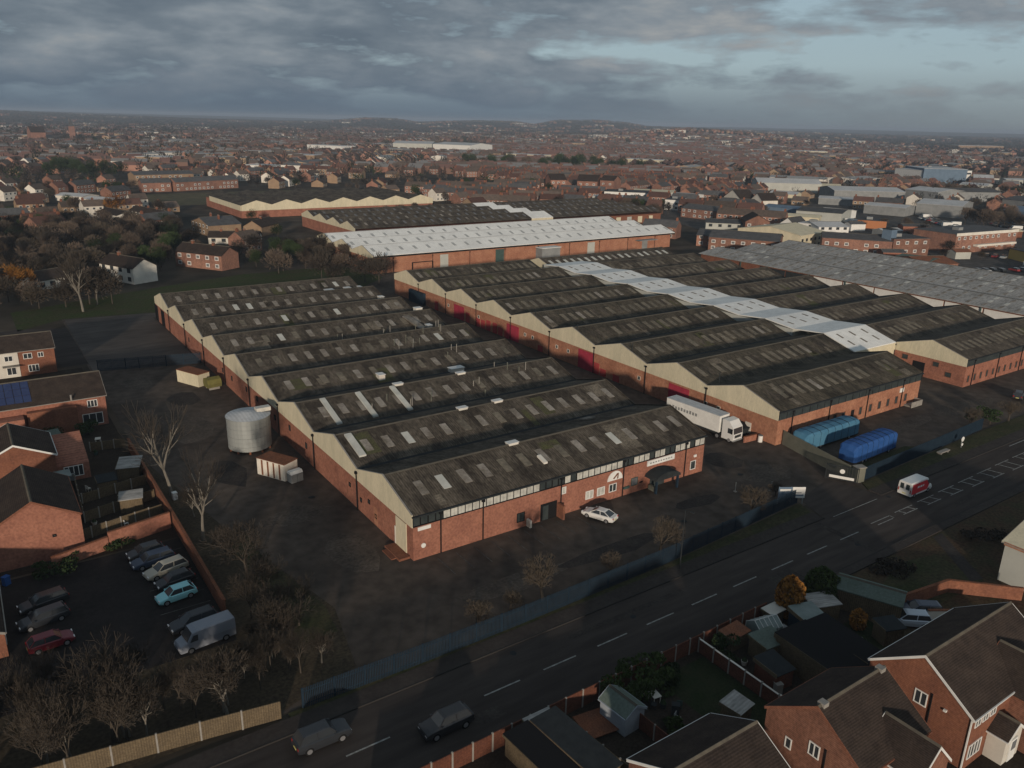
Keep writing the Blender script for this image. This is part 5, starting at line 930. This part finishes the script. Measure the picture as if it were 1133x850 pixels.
for i in range(26):
    zone = gc.choice(((43, 46.5, 35.5, 41), (55, 58, 33.5, 41), (61.8, 65, 37.5, 41.8), (66.5, 69, 32.5, 36.5), (7, 15.5, 98, 111), (6, 15, 112.5, 127), (28, 33, 33, 36))); x, y = gc.uniform(*zone[:2]), gc.uniform(*zone[2:]); k = gc.choice(('pot', 'pot', 'bin', 'chair', 'table')); left = x < 20
    kind_ = {'pot': 'plant_pot', 'bin': 'garden_bin', 'chair': 'garden_chair', 'table': 'garden_table'}[k]; nice = kind_.replace('_', ' ')
    T = clutter(kind_, 'small %s among the clutter of the %s gardens' % (nice, 'left' if left else 'lower right'), nice.replace('garden ', ''), x, y, k, gc.choice(('conc', 'grey', 'dark', 'wood', 'greenf')))
    T['group'] = '%ss in the clutter of the %s gardens' % (nice, 'left' if left else 'lower right')
T = thing('curved_edging', 'thin white curved edging across the grass by the green roofed hut', 'edging'); b = MB()
for i in range(8): t0, t1 = i/8, (i+1)/8; f_ = lambda t: (73.9-2.6*t+.5*sin(pi*t), 40.6-2.2*t, .1); b.tube(f_(t0), f_(t1), .07, .07, 'white')
b.build('rail', T)
# ---------------------------------------------------------------- trees
def bare_tree(seed, h, spread=.5, trunkm='bark', twigm='twig', levels=5, fork=.28, tw=.016, nk=3):
    r = random.Random(seed); b = MB(); c = MB()
    def grow(p, d, L, rad, lv):
        segs = 3 if lv < 2 else 2; q = p.copy(); dd = d.copy()
        for i in range(segs):
            nd = (dd+Vector((r.uniform(-1, 1), r.uniform(-1, 1), r.uniform(-.2, .5)))*.13).normalized(); e = q+nd*L/segs; ra = rad*(1-.4*i/segs); rb_ = rad*(1-.4*(i+1)/segs)
            (b if lv < 3 else c).tube(q, e, max(ra, tw), max(rb_, tw), trunkm if lv < 3 else twigm, 7 if lv == 0 else (5 if lv < 3 else 3)); q, dd = e, nd
            if lv > 0 and lv < levels and i < segs-1:
                a = r.uniform(0, 2*pi); s = dd.orthogonal().normalized(); s.rotate(__import__('mathutils').Quaternion(dd, a)); grow(q, (dd*.7+s*.7+Vector((0, 0, .1))).normalized(), L*.62, rad*.5, lv+1)
        if lv < levels:
            a0 = r.uniform(0, 2*pi)
            for k in range(nk if lv else nk+1):
                s = dd.orthogonal().normalized(); s.rotate(__import__('mathutils').Quaternion(dd, a0+2*pi*k/(nk if lv else nk+1)+r.uniform(-.4, .4)))
                grow(q, (dd+s*spread*r.uniform(.6, 1.3)+Vector((0, 0, .12))).normalized(), L*r.uniform(.62, .85), rad*.55, lv+1)
    grow(Vector((0, 0, -.1)), Vector((r.uniform(-.08, .08), r.uniform(-.08, .08), 1)).normalized(), h*fork, h*.018+.03, 0)
    return b, c
def tree_proto(name, label, cat, b, c, loc, group=None, rz=0, scale=1):
    T = thing(name, label, cat, loc, rz, group); T.scale = (scale,)*3; b.build('trunk', T); c.build('crown', T); freeze(T); return T
def leafy(seed, h, w, m, n=900, shape='round', leaf=.16, z0=.15, trunk=True):
    r = random.Random(seed); b = MB(); c = MB()
    b.tube((0, 0, -.1), (0, 0, h*.55), .06+h*.012, .04, 'bark', 6)
    lobes = [(Vector((r.uniform(-.5, .5)*w, r.uniform(-.5, .5)*w, h*r.uniform(z0+.15, .85))), r.uniform(.3, .55)) for _ in range(9)]
    for i in range(n):
        if shape == 'cone': t = r.random()**1.3; a = r.uniform(0, 2*pi); q = w*(1-t)*.55*(.7+.3*r.random())*(1+.15*sin(5*a)); p = Vector((q*cos(a), q*sin(a), h*(z0*.6+t*(1-z0*.6))))
        elif shape == 'column': t = r.random(); a = r.uniform(0, 2*pi); q = w*.5*math.sqrt(max(.02, sin(pi*min(.98, t*.92+.08))))*(.75+.25*r.random())*(1+.12*sin(4*a+t*6)); p = Vector((q*cos(a), q*sin(a), h*t))
        else:
            o, s = lobes[i % 9]; v = Vector((r.gauss(0, 1), r.gauss(0, 1), r.gauss(0, 1))).normalized()*(.75+.25*r.random()); p = o+Vector((v.x*w*s*.62, v.y*w*s*.62, v.z*h*s*.42))
        if p.z < .03: p.z = abs(p.z)+.05
        u = Vector((r.gauss(0, 1), r.gauss(0, 1), r.gauss(0, 1))).normalized(); v = u.orthogonal().normalized(); s = leaf*r.uniform(.6, 1.5); w_ = u.cross(v)
        c.poly([p-v*s, p+w_*s*.7, p+v*s, p-w_*s*.7], [(0, 1, 2, 3)], m)
    return b, c
def puff(seed, h, w, n, m, size, z0=.18):
    """winter crown seen from afar: many slivers of twig through the crown volume"""
    r = random.Random(seed); b = MB(); c = MB(); b.tube((0, 0, -.3), (0, 0, h*.5), .22, .1, 'bark', 5)
    for k in range(4): a = r.uniform(0, 6.3); b.tube((0, 0, h*.3), (w*.3*cos(a), w*.3*sin(a), h*.72), .09, .04, 'bark', 4)
    lob = [(r.uniform(-.3, .3)*w, r.uniform(-.3, .3)*w, h*r.uniform(.45, .78), r.uniform(.22, .4)) for _ in range(7)]
    for i in range(n):
        x, y, z, s = lob[i % 7]; v = Vector((r.gauss(0, 1), r.gauss(0, 1), r.gauss(0, 1))).normalized()*r.random()**.4; p = Vector((x+v.x*w*s, y+v.y*w*s, max(h*z0, z+v.z*h*s*.8)))
        d = (v+Vector((0, 0, .6))).normalized(); q = d.orthogonal().normalized()*size*.16; d *= size*r.uniform(.6, 1.3); c.poly([p-q, p+q, p+d], [(0, 1, 2)], m)
    return b, c
# near pale barked and bare trees
b, c = bare_tree(3, 13, .40, 'birch', 'twig', 4, .34, .018); t1 = tree_proto('bare_tree', 'tall bare tree with pale forked limbs standing by the boundary wall', 'tree', b, c, (18.3, 106.3, 0))
b, c = bare_tree(12, 11, .38, 'birch', 'twig', 4, .33, .014); t2 = tree_proto('bare_tree', 'slim bare tree with pale trunk halfway down the boundary wall', 'tree', b, c, (18.7, 91.8, 0))
b, c = bare_tree(9, 9, .6, 'bark', 'twig', 5, .26, .018); t3 = tree_proto('bare_tree', 'bare tree spreading over the end of the boundary wall', 'tree', b, c, (20.6, 80.0, 0))
GT = 'bare trees in the strip below the left car park'; LT = 'bare tangled tree among those between car park and timber fence'
protos = []
for i, (x, y, h_, tm) in enumerate(((4.0, 61.8, 9.5, 'bark'), (12.6, 60.0, 7, 'birch'), (19.0, 65.8, 7, 'bark'))):
    b, c = bare_tree(21+i, h_, .6, tm, 'twig', 5, .28, .018); T = tree_proto('bare_tree', LT, 'tree', b, c, (x, y, 0), GT); protos.append(T)
r = random.Random(4)
def tangle(x, y):                                     # trees get lower towards the parked cars
    return min(1.0, max(.32, (1-y/(70.0 if x > 8 else 77.0))*49/9.0))
for i in range(58):
    x, y = r.uniform(-8, 22), r.uniform(59.6, 70)
    if y > 66 and 9 < x < 17.5: continue
    T = copy_tree(protos[r.choice((0, 1, 2, 2))], (x, y, 0), r.uniform(0, 6.3), scale=(lambda s_: (s_*.8, s_*.8, s_*1.12))(tangle(x, y)*r.uniform(.8, 1.1)))
    where = ('close behind the tan panel fence', 'midway between the panel fence and the car park', 'at the upper strip edge next to the parked cars')[0 if y < 63 else (1 if y < 67 else 2)]
    T['label'] = 'bare twiggy tree '+where; T['group'] = 'bare trees '+where
for x, y, s, k in ((20.5, 71.0, .75, 2), (18.6, 72.6, .6, 0), (20.8, 75.6, .8, 2), (22.3, 69.0, .6, 0), (21.5, 78, .7, 2), (19.5, 68.5, .8, 2)): copy_tree(protos[k], (x, y, 0), r.uniform(0, 6.3), scale=s)
for i, (x, y, s, k) in enumerate(((19.5, 85.5, .75, 2), (19.3, 98.5, .7, 1), (22.0, 62.2, .6, 1))):
    T = copy_tree(protos[k], (x, y, 0), i, scale=s); del T['group']; T['label'] = ('smaller bare tree between the slim pale trunked tree and the wall end', 'low bare tree between the tall forked tree and the slim one', 'lone bare tree nearest the left end of the palisade fence')[i]
def bush_row(items):
    for i, (x, y, h_, w, lab) in enumerate(items):
        b, c = bare_tree(60+i, h_, w, 'bark', 'twig2', 5, .17, .008, 3); tree_proto('bare_shrub', lab, 'shrub', b, c, (x, y, 0), scale=1.75)
bush_row(((45.9, 59.4, 5.2, .6, 'round bare young tree behind the palisade fence, left of the other two'), (63.3, 59.6, 5.2, .6, 'round bare young tree behind the fence below the white saloon'), (80.0, 60.2, 5, .6, 'round bare young tree behind the fence near the signboard'), (37.6, 59.6, 3.4, .95, 'wide low bare bush behind the fence, left of the young trees'), (55.5, 59.4, 3.0, .9, 'low scrubby bush between two young trees by the fence'), (42.0, 60.0, 2.8, .9, 'smaller low bush beside the wide one'), (140.5, 62.0, 4.2, .8, 'bare bush at the right end of the verge fence'), (149.5, 60.0, 4.6, .8, 'bare bush beyond the verge fence near the right edge'), (88.5, 62.5, 2.4, .8, 'small dry shrub in the yard left of the signboard')))
def leaf_tree(name, lab, cat, x, y, *a, **k): b, c = leafy(*a, **k); tree_proto(name, lab, cat, b, c, (x, y, .02))
leaf_tree('conifer', 'tall orange brown conifer by the near fence', 'tree', 66.0, 43.2, 1, 4.6, 3.0, 'leafo', 2600, 'column', .16)
leaf_tree('conifer', 'green conifer right of the orange one by the near fence', 'tree', 71.2, 43.0, 2, 4.0, 3.8, 'leaf2', 2200, 'column', .17); leaf_tree('conifer', 'small orange brown bush on the dark lawn', 'shrub', 70.2, 37.8, 3, 2.2, 1.8, 'leafo', 800, 'column', .13)
leaf_tree('hedge', 'trimmed green hedge behind the near fence above the pale blue shed, left part', 'hedge', 42.6, 43.3, 4, 2.3, 3.4, 'leaf2', 2400, 'round', .13, z0=0); leaf_tree('hedge', 'trimmed green hedge above the pale blue shed, right part', 'hedge', 45.8, 43.2, 5, 2.4, 3.8, 'leaf2', 2400, 'round', .13, z0=0)
for i, (x, y, h_, w, m_, lab) in enumerate(((55.0, 42.2, 1.8, 2.2, 'leaf', 'dark shrub in the corner of the pale topped fence'), (48.5, 42.6, 1.3, 2.0, 'leaf', 'low green shrub at the top of the dark lawn'), (73.0, 44.0, 1.4, 1.4, 'leaf', 'small dark shrub by the pavement next to the green conifer'), (145, 61, 2.8, 5, 'leaf', 'dark evergreen bush behind the bare bush at the right'), (12.0, 136.5, 2.0, 3.0, 'leaf', 'dark bush under the left house extension'), (6.5, 137.0, 1.8, 3.4, 'leaf', 'wide dark bush below the solar panel row'), (10.2, 95.0, 1.0, 3.0, 'leaf', 'low green strip bush under the lit brick wall'), (3.4, 93.0, 1.6, 3.6, 'leaf', 'dark hedge clump under the orange gable'), (9.5, 160, 3.5, 6, 'leaf', 'large dark bush left of the blue green fence'), (13, 157, 2.6, 5, 'twig', 'brown bush beside the blue green fence'), (100.5, 40.5, 1.6, 4, 'twig', 'low brown scrub on the right road bank'), (84, 42.2, 1.2, 3.5, 'twig', 'low brown scrub left on the road bank'), (43.6, 37.6, 1.0, 1.6, 'leaf2', 'yellow green shrub below the white garden table'))):
    leaf_tree('bush', lab, 'bush', x, y, 30+i, h_, w, m_, 1100, 'round', .13, z0=0)
# mid distance winter trees
PF = []
for i, (h_, w, m_) in enumerate(((9, 9, 'twigf'), (11, 9, 'twig'), (8, 8, 'twig2'), (10, 8, 'twigf'))):
    PF.append(puff(100+i, h_, w, 1300, m_, .9))
EV = [puff(110+i, h_, w, 1500, 'leaf', .8, .05) for i, (h_, w) in enumerate(((9, 8), (12, 9)))]
def meshes(pair, nm='tree'): return pair[0].mesh('trunk'), pair[1].mesh('crown')
PM = [meshes(p) for p in PF]; EM = [meshes(p) for p in EV]; OR = meshes(puff(120, 7, 6, 1100, 'leafo', .7, .1)); BI = meshes(bare_tree(77, 14, .3, 'birch', 'twig', 4, .3, .05))
def far_tree(name, lab, cat, x, y, mm, s, group=None, rz=None):
    T = thing(name, lab, cat, (x, y, terr(x, y)), r.uniform(0, 6.3), group); T.scale = (s,)*3; put(mm[0], 'trunk', T); put(mm[1], 'crown', T); return T
far_tree('autumn_tree', 'round orange brown tree at the left edge beside the dark car', 'tree', 12.5, 262, OR, 1.2); far_tree('pale_tree', 'tall pale trunked tree on the left grass strip', 'tree', 23.7, 229, BI, 1.15); far_tree('autumn_tree', 'russet tree left of the long white terrace', 'tree', 66, 448, OR, 1.7)
far_tree('pale_tree', 'thin pale trunk near the tall one on the left grass strip', 'tree', 28, 236, BI, .7)
WL = [(18, 218, 'left of the yard'), (12, 222, '')]
wood = []
for k in range(1600):
    x, y = r.uniform(-10, 112), r.uniform(215, 440); b_ = x/y
    ok = (278 < y < 405 and 4 < x < 74+(y-278)*.05 and r.random() < .9) or (y > 232 and y < 268 and x < 34) or (276 < y < 420 and 6 < x < 20+(y-230)*.16) or (276 < y < 320 and 40 < x < 62 and y > 285) or (80 < x < 112 and 258 < y < 300) or (225 < y < 243 and 92 < x < 106)
    if (34 < x < 50 and 255 < y < 285) or (10 < x < 30 and 250 < y < 272) or (56 < x < 82 and 262 < y < 300): ok = False
    if ok and in_view(x, y) and all((x-p)**2+(y-q)**2 > 26 for p, q in wood): wood.append((x, y))
for x, y in wood[:190]: far_tree('winter_tree', 'bare brown tree '+('beside the grass strip left of the factory halls' if y < 275 else 'in the wood beyond the white fronted house'), 'tree', x, y, PM[r.randrange(4)] if r.random() < .85 else EM[0], r.uniform(.6, .95), 'trees beside the grass strip' if y < 275 else 'trees of the wood beyond the white fronted house')
def clump(n, cx, cy, rx, ry, ang, mm, lab, group, smin=.7, smax=1.1, gap=5):
    got = []; tr = 0
    while len(got) < n and tr < n*30:
        tr += 1; a, q = r.uniform(0, 2*pi), math.sqrt(r.random()); u, v = q*cos(a)*rx, q*sin(a)*ry; x = cx+u*cos(ang)-v*sin(ang); y = cy+u*sin(ang)+v*cos(ang)
        if all((x-p)**2+(y-s)**2 > gap*gap for p, s in got): got.append((x, y)); far_tree('tree', lab, 'tree', x, y, mm[r.randrange(len(mm))], r.uniform(smin, smax), group)
clump(14, 90, 730, 34, 18, -.8, EM, 'dark evergreen tree in the clump beyond the store sheds', 'evergreens beyond the store sheds', .9, 1.5, 8)
clump(40, 560, 735, 110, 26, -.75, EM+PM[:1], 'dark tree in the long grove beyond the apartment blocks', 'dark grove beyond the apartment blocks', .9, 1.5, 9)
clump(9, 330, 345, 16, 10, -.8, EM+PM, 'dark tree beside the far dark hall and the brick blocks', 'trees right of the far halls', .7, 1.0, 6)
clump(14, 470, 215, 20, 12, -.6, PM, 'reddish bare tree in front of the blue roofed shed', 'bare trees before the blue roofed shed', .8, 1.1, 6); clump(16, 660, 330, 60, 14, -1.1, PM+EM[:1], 'bare tree in the belt before the white office', 'trees before the white office', .8, 1.2, 7)
clump(9, 345, 125, 20, 14, -.7, PM, 'bare tree behind the grey sheds at the right edge', 'bare trees behind the grey sheds', .6, .9, 6)
clump(12, 230, 395, 40, 5, -.1, PM, 'bare tree along the front of the far gabled hall', 'bare trees before the far gabled hall', .5, .7, 5)
clump(5, 104, 282, 8, 12, 0, EM+PM, 'dark tree beside the left end of the pale roofed warehouse', 'trees left of the pale warehouse', .6, .8, 5)

# ---------------------------------------------------------------- the town
HT = []
def far_house(w, d, he, hr, terrace, wm, rm, seed):
    rq = random.Random(seed); b = MB(); q = MB(); cs = []
    b.prism([(0-d/2, -2), (d/2, -2), (d/2, he), (0, hr), (-d/2, he)], 'x', -w/2, w/2, wm)
    for s in (-1, 1):
        for i in range(int(w/3)):
            for z in (1.3, 3.8):
                if z < he-.8:
                    u = -w/2+1.6+i*3; ya, yb = sorted((s*(d/2+.002), s*(d/2+.06))); b.box(u-.7, u+.7, ya, yb, z-.6, z+.6, 'white'); ya, yb = sorted((s*(d/2+.061), s*(d/2+.08))); b.box(u-.55, u+.55, ya, yb, z-.45, z+.45, 'pane')
    for s in (-1, 1): e = s*(d/2+.3); q.prism([(e, he-.15), (0, hr+.02), (0, hr+.16), (e, he)], 'x', -w/2-.1, w/2+.1, rm)
    for i in range(1 if not terrace else 2): x = (-w/2+1 if i == 0 else w/2-1); c = MB(); c.box(x-.5, x+.5, -.4, .4, hr-.6, hr+1.1, 'brick_brown'); c.box(x-.3, x+.3, -.2, .2, hr+1.1, hr+1.4, 'rust'); cs.append(c.mesh('chimney'))
    return b.mesh('wall'), q.mesh('roof'), cs, w, d
for i, (w, d, he, hr, t, wm, rm) in enumerate(((9, 8, 5, 7.6, 0, 'brick_far', 'tile_f'), (14, 8, 5, 7.8, 1, 'brick_far', 'tile_r'), (9, 8, 5, 7.6, 0, 'render', 'tile_f'), (16, 8, 5.2, 7.8, 1, 'brick_far', 'slate'), (10, 9, 2.8, 5.2, 0, 'ochre', 'tile_f'), (12, 8, 5, 7.5, 0, 'ochre', 'tile_r'), (18, 8, 5, 7.8, 1, 'brick_far', 'tile_f'), (8, 8, 5, 8, 0, 'brick_far', 'tile_r'))): HT.append(far_house(w, d, he, hr, t, wm, rm, i))
BRi = R(60)
RECT = [(36, 150, 330, 232), (8, 276, 76, 372), (-12, 40, 40, 212), (10, 262, 118, 300), (34, 36, 320, 212), (82, 225, 262, 300), (116, 296, 320, 380), (100, 402, 240, 492), (90, 480, 232, 572), (-10, 215, 110, 262), (200, 60, 500, 200)]
def blocked(x, y, pad=5):
    if any(a-pad < x < c+pad and b-pad < y < d+pad for a, b, c, d in RECT): return True
    if any((x-p)**2+(y-q)**2 < s*s for p, q, s in EXCL): return True
    rr_ = math.hypot(x, y); be = math.degrees(math.atan2(x, y))
    if be > 45 and rr_ < 560 and be < 85: return rr_ < 430 or be > 52
    return False
cells = []
spots = []          # (dist, x, y, angle)
trees = []
rc = random.Random(123)
CS = 130
def cell(ix, iy):
    q = random.Random(ix*7919+iy*104729+5); kind = q.random(); ang = q.choice((-.75, -.35, .1, .45, .8, -1.1, 0))+q.uniform(-.12, .12); return kind, ang, q.random()
for ix in range(-4, 52):
    for iy in range(1, 50):
        ox, oy = ix*CS, iy*CS; cx, cy = ox+CS/2, oy+CS/2; dist = math.hypot(cx, cy)
        if dist > 6300 or dist < 180 or not any(in_view(px_, py_) for px_, py_ in ((cx, cy), (ox, oy), (ox+CS, oy), (ox, oy+CS), (ox+CS, oy+CS))): continue
        kind, ang, dens = cell(ix, iy)
        be = math.degrees(math.atan2(cx, cy))
        red_zone = 32 < be < 50 and 420 < dist < 1700
        gone = .12+.13*(dist > 1300)+.15*(dist > 2400)+.42*(dist > 3300)
        if kind < gone and not red_zone:
            for k in range(int(26 if dist < 1600 else 14)): trees.append((rc.uniform(ox, ox+CS), rc.uniform(oy, oy+CS)))
            continue
        row = 19 if red_zone else (24 if kind < .6 else 30); pitch = 17 if red_zone else 16
        u0 = -CS*.75
        while u0 < CS*.75:
            v = -CS*.75+rc.uniform(0, 6)
            while v < CS*.75:
                x = cx+v*cos(ang)-u0*sin(ang); y = cy+v*sin(ang)+u0*cos(ang); v += pitch+rc.uniform(-2, 6)*(0 if red_zone else 1)
                if not (ox <= x < ox+CS and oy <= y < oy+CS): continue
                if rc.random() < (.08 if red_zone else .26+.16*(dist > 1800)+.35*(dist > 2800)):
                    if rc.random() < .6: trees.append((x, y))
                    continue
                if in_view(x, y, 0, .02): spots.append((math.hypot(x, y), x, y, ang+rc.uniform(-.04, .04), red_zone))
                if rc.random() < (.35 if red_zone else (1.0 if dist < 2500 else .4)): trees.append((x+rc.uniform(-4, 4)-sin(ang)*row*.5, y+rc.uniform(-4, 4)+cos(ang)*row*.5))
            u0 += row
spots = sorted(s for s in spots if not blocked(s[1], s[2]))
kinds_txt = ['small brick house with a brown roof', 'brick pair of houses with a red roof', 'small white rendered house', 'brick terrace with a grey slate roof', 'low ochre bungalow', 'ochre brick house with a reddish roof', 'long brick terrace with a brown roof', 'narrow brick house with a red roof']
rs = random.Random(55)
def pick(red): return rs.choice((1, 3, 6, 7, 1, 6)) if red else rs.choice((0, 0, 1, 2, 3, 4, 4, 5, 5, 7, 2))
NI = 290
for dist, x, y, a, red in spots[:NI]:
    k = pick(red); me = HT[k]; be = math.degrees(math.atan2(x, y)); side = 'left' if be < 20 else ('middle' if be < 46 else 'right')
    T = thing('town_house', '%s among the streets of the %s town' % (kinds_txt[k], side), 'house', (x, y, 0), a, '%ss in the %s town' % (kinds_txt[k], side))
    put(me[0], 'wall', T); put(me[1], 'roof', T); [put(c_, 'chimney', T) for c_ in me[2]]
# small vehicles and huts in the industrial yards
vr = random.Random(31); VM = []
for i, (L_c, c_) in enumerate(((4.3, 'white'), (4.3, 'dark'), (4.4, 'grey'), (4.2, 'redp'), (6.2, 'white'), (4.4, 'bluec'))):
    q = MB(); w_ = .9 if L_c < 6 else 1.05; hz2 = .95 if L_c < 6 else 2.4
    q.prism([(-L_c/2, .3), (L_c/2, .3), (L_c/2, .75), (L_c/2-.9, hz2 if L_c < 6 else 1.2), (L_c/2-1.6 if L_c > 6 else L_c/2-.9, hz2), (-L_c/2, hz2)], 'y', -w_, w_, c_)
    g2 = MB()
    if L_c < 6: g2.prism([(-L_c/2+.25, hz2), (L_c/2-1.1, hz2), (L_c/2-1.7, 1.42), (-L_c/2+.6, 1.42)], 'y', -w_*.82, w_*.82, 'pane')
    else: g2.prism([(L_c/2-.88, 1.25), (L_c/2-1.5, 2.2), (L_c/2-1.56, 2.2), (L_c/2-.95, 1.2)], 'y', -w_*.8, w_*.8, 'pane')
    t2 = MB(); [t2.cyl(sx*L_c*.3, sy*(w_-.1), .0, .62, .3, 'tyre', 8) for sx in (-1, 1) for sy in (-1, 1)]
    VM.append((q.mesh('body'), g2.mesh('glazing'), L_c))
rows = [(300, 140, 12, .2), (330, 135, 10, 1.2), (352, 150, 12, .2), (365, 130, 12, 1.3), (430, 215, 18, -.7), (445, 225, 16, -.7), (385, 200, 10, .4), (345, 205, 9, 1.0), (288, 225, 8, .3), (400, 255, 9, -.6), (318, 158, 8, 1.2), (450, 190, 14, -.7)]
for x0_, y0_, n_, a_ in rows:
    for i in range(n_):
        if vr.random() < .2: continue
        x = x0_+i*3.1*cos(a_+pi/2)+vr.uniform(-.4, .4); y = y0_+i*3.1*sin(a_+pi/2); me = vr.choice(VM)
        if any((x-p)**2+(y-q)**2 < (s*.75)**2 for p, q, s in EXCL): continue
        T = thing('parked_van' if me[2] > 6 else 'parked_car', ('small van' if me[2] > 6 else 'small car')+' in the rows parked in the industrial yards beyond the grey sheds', 'van' if me[2] > 6 else 'car', (x, y, .05), a_+vr.choice((0, pi)), 'vans in the industrial yards' if me[2] > 6 else 'cars in the industrial yards')
        put(me[0], 'body', T); put(me[1], 'glazing', T)
for i, (x, y, w_, d_, h_, m_, rm_) in enumerate(((300, 178, 9, 6, 3, 'brick', 'slate'), (330, 165, 7, 5, 2.8, 'pale', 'rust'), (360, 215, 12, 7, 3.5, 'grey', 'wroof2'), (420, 190, 10, 6, 3.2, 'brick_brown', 'cream'), (300, 118, 12, 6, 3, 'brick', 'tile_r'), (318, 128, 9, 5, 3, 'greenf', 'greenf'), (388, 222, 14, 6, 3.6, 'brick', 'slate'), (372, 240, 8, 6, 3.4, 'white', 'slate'), (290, 240, 8, 6, 3.2, 'brick_brown', 'slate'), (410, 210, 16, 5, 2.6, 'grey', 'grey'), (345, 140, 6, 4, 2.6, 'redp', 'redp'), (356, 128, 6, 4, 2.6, 'bluec', 'bluec'))):
    T = thing('yard_hut', 'small %s unit among the parked cars behind the grey sheds, %s' % (m_.replace('_', ' ').replace('redp', 'red').replace('greenf', 'dark green').replace('bluec', 'blue'), ('nearest left', 'middle', 'before the long ranges', 'towards the right', 'by the shed edge', 'green roofed', 'wide one', 'small tall', 'left by the works', 'long low', 'red container', 'blue container')[i]), 'hut', (x, y, 0), -.6+.2*(i % 3)); gabled(T, 0, w_, 0, d_, h_, h_+.9, M[m_], M[rm_], 'x', .15, None)
clump(26, 385, 195, 75, 45, .6, PM, 'bare tree between the units of the industrial quarter', 'bare trees in the industrial quarter', .35, .6, 9)
# the rest of the town, too many to count, as one mesh
b = MB(); vs, fs, ms = [], [], []
WMS = [('far_wall_brick', (.25, .135, .10)), ('far_wall_brown', (.18, .11, .085)), ('far_wall_ochre', (.34, .25, .165)), ('far_wall_white', (.62, .59, .53)), ('far_wall_pink', (.36, .2, .15))]; RMS = [('far_roof_brown', (.115, .09, .075)), ('far_roof_red', (.16, .095, .08)), ('far_roof_slate', (.17, .17, .17)), ('far_roof_pale', (.34, .34, .33))]
allm = [mat(n_, c_) for n_, c_ in WMS+RMS]
for m_ in allm: b.mi(m_)
for dist, x, y, a, red in spots[NI:]:
    w, d, he, hr = rs.uniform(8, 17), 8, 5.2, 7.9
    if rs.random() < .05 and not red: w, d, he, hr = rs.uniform(25, 55), rs.uniform(15, 28), 6, 7.5; rm = 8 if rs.random() < .75 else 7; wi = rs.choice((2, 3))
    else: wi = rs.choices(range(5), (5, 5, 1.2, .5, 2) if not red else (6, 5, .5, .4, 1))[0]; rm = 5+rs.choices(range(3), (5, 3, 2) if not red else (3, 5, 2))[0]
    z = terr(x, y); ca, sa = cos(a), sin(a); o = len(b.v)
    for lx, ly, lz in ((-w/2, -d/2, -1), (w/2, -d/2, -1), (w/2, d/2, -1), (-w/2, d/2, -1), (-w/2, -d/2, he), (w/2, -d/2, he), (w/2, d/2, he), (-w/2, d/2, he), (-w/2, 0, hr), (w/2, 0, hr)): b.v.append((x+lx*ca-ly*sa, y+lx*sa+ly*ca, z+lz))
    for f_, m_ in (((0, 1, 5, 4), wi), ((2, 3, 7, 6), wi), ((1, 2, 6, 9, 5), wi), ((3, 0, 4, 8, 7), wi), ((4, 5, 9, 8), rm), ((6, 7, 8, 9), rm)): b.f.append([o+i for i in f_]); b.m.append(m_)
o = b.build('distant_town'); tag(o, 'distant town of small brick houses reaching to the horizon', 'town', None, 'stuff')
print('spots', len(spots), 'trees', len(trees))
trees = [(x, y) for x, y in trees if in_view(x, y) and not blocked(x, y, 3)]; trees.sort(key=lambda t: math.hypot(*t))
NT = 110
for x, y in trees[:NT]: far_tree('town_tree', 'bare tree between the houses of the nearer town streets', 'tree', x, y, PM[r.randrange(4)] if r.random() < .8 else EM[0], r.uniform(.5, .9), 'trees among the nearer town streets')
b = MB(); tm = [M['twigf'], M['leaf'], M['twig2']]
rest = trees[NT:]
for _ in range(4200):                          # woods on the far slopes
    be = R(r.uniform(-5, 72)); d_ = 1500*(9.0/1.5)**r.random(); x, y = d_*sin(be), d_*cos(be)
    if mnoise.noise(Vector((x*.0016, y*.0016, 7))) > -.02 and in_view(x, y, 20): rest.append((x, y))
for x, y in rest:
    d_ = math.hypot(x, y); z = terr(x, y)-.5; mm = tm[r.choices((0, 1, 2), (7, 2, 1))[0]]; k = b.mi(mm); h_, w = r.uniform(6, 11), r.uniform(7, 11); n = 60 if d_ < 900 else (34 if d_ < 2000 else 16); s = 1.9 if d_ < 900 else (2.6 if d_ < 2000 else 4.2)
    if d_ > 3000: w *= 2.4
    for i in range(n):
        v = Vector((r.gauss(0, 1), r.gauss(0, 1), r.gauss(0, 1))).normalized()*r.random()**.4; p = Vector((x+v.x*w*.5, y+v.y*w*.5, z+h_*.55+v.z*h_*.45)); d = Vector((v.x, v.y, v.z+.5)).normalized()
        q = d.orthogonal().normalized()*s*.3; d *= s*r.uniform(.6, 1.2); o = len(b.v); b.v += [tuple(p-q), tuple(p+q), tuple(p+d)]; b.f.append([o, o+1, o+2]); b.m.append(k)
o = b.build('distant_trees'); tag(o, 'bare brown and dark green trees scattered through the distant town and hills', 'trees', None, 'stuff')
# ---------------------------------------------------------------- haze
b = MB(); b.box(-9000, 15600, -9000, 15600, -1.2, 72, 'white'); hz_ = b.build('haze'); hz_['kind'] = 'stuff'
hm = bpy.data.materials.new('haze_air'); hm.use_nodes = True; t = hm.node_tree
for n in list(t.nodes): t.nodes.remove(n)
ho = t.nodes.new('ShaderNodeOutputMaterial'); pv = t.nodes.new('ShaderNodeVolumePrincipled'); pv.inputs['Color'].default_value = (.50, .61, .76, 1); pv.inputs['Density'].default_value = 1.5e-4; pv.inputs['Anisotropy'].default_value = .0
t.links.new(pv.outputs[0], ho.inputs['Volume']); hz_.data.materials.clear(); hz_.data.materials.append(hm)
